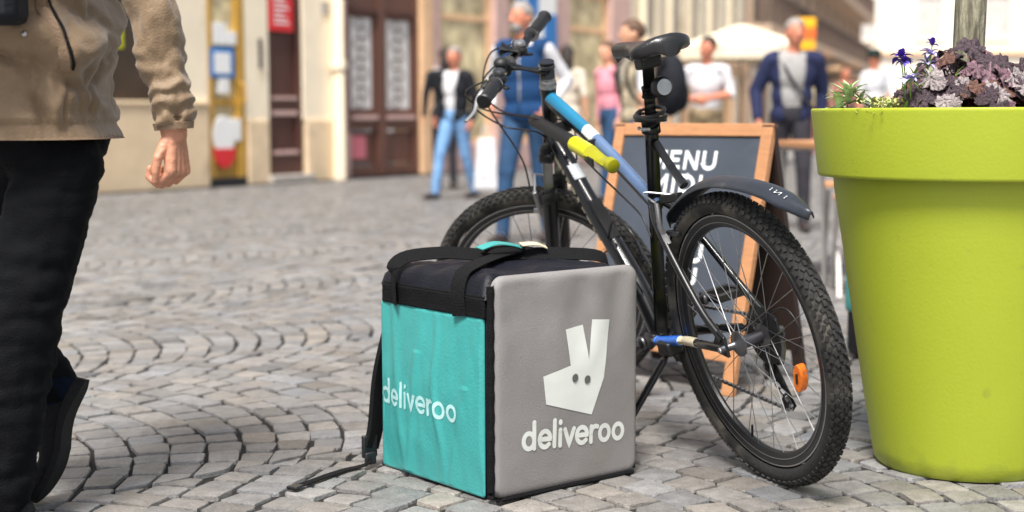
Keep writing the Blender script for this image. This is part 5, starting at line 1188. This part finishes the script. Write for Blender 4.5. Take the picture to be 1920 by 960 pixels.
slL = sleeve([Vector(shL) + Vector((-.05, .09, .03)), shL, (Vector(shL) + Vector(elL)) / 2 + Vector((.004, 0, 0)), elL, (Vector(elL) + Vector(wrL)) / 2 + Vector((.004, 0, .0)), Vector(wrL) + Vector((0, 0, .022))], [.07, .066, .057, .051, .0505, .049, .046, .043, .038], 1, 'sleeve')
sleeve([Vector(shR) + Vector((.0, -.09, .03)), shR, elR, Vector(wrR) * .9 + Vector(elR) * .1], [.07, .068, .06, .056, .05, .04], 4, 'sleeve')
cu0 = Vector(wrL) + Vector((-.002, 0, .036)); MB().tube([cu0, cu0 + Vector((.0008, 0, -.012)), cu0 + Vector((.0018, 0, -.026))], [.0395, .041, .0385], 28).build('cuff', M_jackd, slL)
def on_jacket(u, v, off): 
    p = jk(u, v); q_ = jk(u + .002, v); r_ = jk(u, v + .004); n_ = (q_ - p).cross(r_ - p).normalized(); return p + n_ * off
# slanted welt pocket and its stud on the near side (u near .75 faces the camera)
pk_ = MB(); ribbon(pk_, [on_jacket(.835 + .030 * (1 - t), .235 + .24 * t, .004) for t in [i / 12 for i in range(13)]], Vector((1, 0, .2)), .020, .007); pk_.build('pocket_welt', M_jackd, jto)
pk_ = MB().tube([on_jacket(.852 + .030 * (1 - t), .235 + .24 * t, .004) for t in [i / 12 for i in range(13)]], .003, 6); pk_.build('pocket_seam', M_suede, jto)
c_ = on_jacket(.800, .345, .004); MB().ball(c_, (.006, .004, .006), 12, 8).build('stud', M_alu, jto)
# shoes
def shoe(pts, rads, solep, name):
    s_ = MB().tube([Vector(p) for p in pts], rads, 22); o = s_.build(name, M_suede, fp, ang=70); return o
a_, b_ = Vector(ankR), Vector(toeR); dv = (b_ - a_).normalized(); back = Vector((.95, .05, 0)); back = (back - dv * back.dot(dv)).normalized(); sidev = dv.cross(back)
def shoef(u, v):
    a = 2 * pi * u; L = .285; x = v * L - .045
    hw = (.030 + .012 * sin(min(1, v / .35) * pi / 2) + .008 * math.exp(-((v - .72) / .2) ** 2)) * (1 if v < .88 else sqrt(max(0, 1 - ((v - .88) / .125) ** 2)))
    ht = (.066 if v < .30 else .066 - .034 * min(1, (v - .30) / .35)) * (1 if v < .90 else sqrt(max(0, 1 - ((v - .90) / .105) ** 2)))
    if v < .08: hw *= .6 + 5 * v; ht *= .8 + 2.5 * v
    ca, sa = cos(a), sin(a); y_ = hw * (abs(ca) ** .8) * (1 if ca > 0 else -1); h = ht * (abs(sa) ** .8) if sa > 0 else -.004 * abs(sa) ** .5
    return a_ + dv * x + back * (.026 - h - .030 * max(0, (v - .62) / .38) ** 2 - .010 * sin(pi * min(1, v / .55))) + sidev * y_
sh_ = MB().grid(shoef, 28, 44, wrapu=True); sh_.f += [tuple(range(28)), tuple(43 * 28 + i for i in range(28))]; sh_.m += [0, 0]; sho = sh_.build('shoe', M_suede, fp, ang=70)
def solef(u, v):
    a = 2 * pi * u; p = shoef(u if True else u, v); ca, sa = cos(a), sin(a); L = .285; x = v * L - .045; base = a_ + dv * x + back * (.028 - .030 * max(0, (v - .62) / .38) ** 2 - .010 * sin(pi * min(1, v / .55))); lat = (p - base).dot(sidev) * 1.06
    return base + sidev * lat + back * (.014 * (1 if sa < 0 else 0) + (.010 * math.exp(-((v - .08) / .2) ** 2) if sa < 0 else 0))
so3 = MB().grid(solef, 28, 44, wrapu=True); so3.f += [tuple(range(28)), tuple(43 * 28 + i for i in range(28))]; so3.m += [0, 0]; so3.build('sole', M_sole, sho, ang=50)
lc = MB()
for i in range(5):
    v = .36 + i * .06; lc.tube([shoef(.15, v) , shoef(.25, v + .005) - back * .004, shoef(.35, v)], .0028, 6)
lc.build('laces', M_sole, sho)
aL = Vector(ankL); sl2 = MB(); sl2.ball(aL + Vector((-.075, 0, -.032)), (.15, .046, .045), 24, 14); sl2.build('shoe', M_suede, fp)
# dark camera bag hanging at the front
hb2 = thing('camera_bag', 'dark camera bag slung at the side of the passer-by, cut by the picture edge', 'bag', (-1.0, 2.735, 0))
MB().span((-.085, -.05, 1.02), (.075, .045, 1.19)).build('bag_body', C_black, hb2, bev=.02)
MB().tube([(-.03, -.05, 1.09), (-.03, -.115, 1.085)], .038, 22).build('lens_barrel', M_satin, hb2); MB().lathe([(0, .001), (.03, .001), (.033, -.002)], 22, (-.03, -.116, 1.085), (X, Z, -Y)).build('lens_glass', M_lens, hb2)
w1 = MB(); ribbon(w1, curve_pts([(.04, 0, 1.18), (.10, .06, 1.28), (.14, .16, 1.40)], 12), Vector((.3, -1, 0)), .035, .004); w1.build('strap', C_black, hb2)
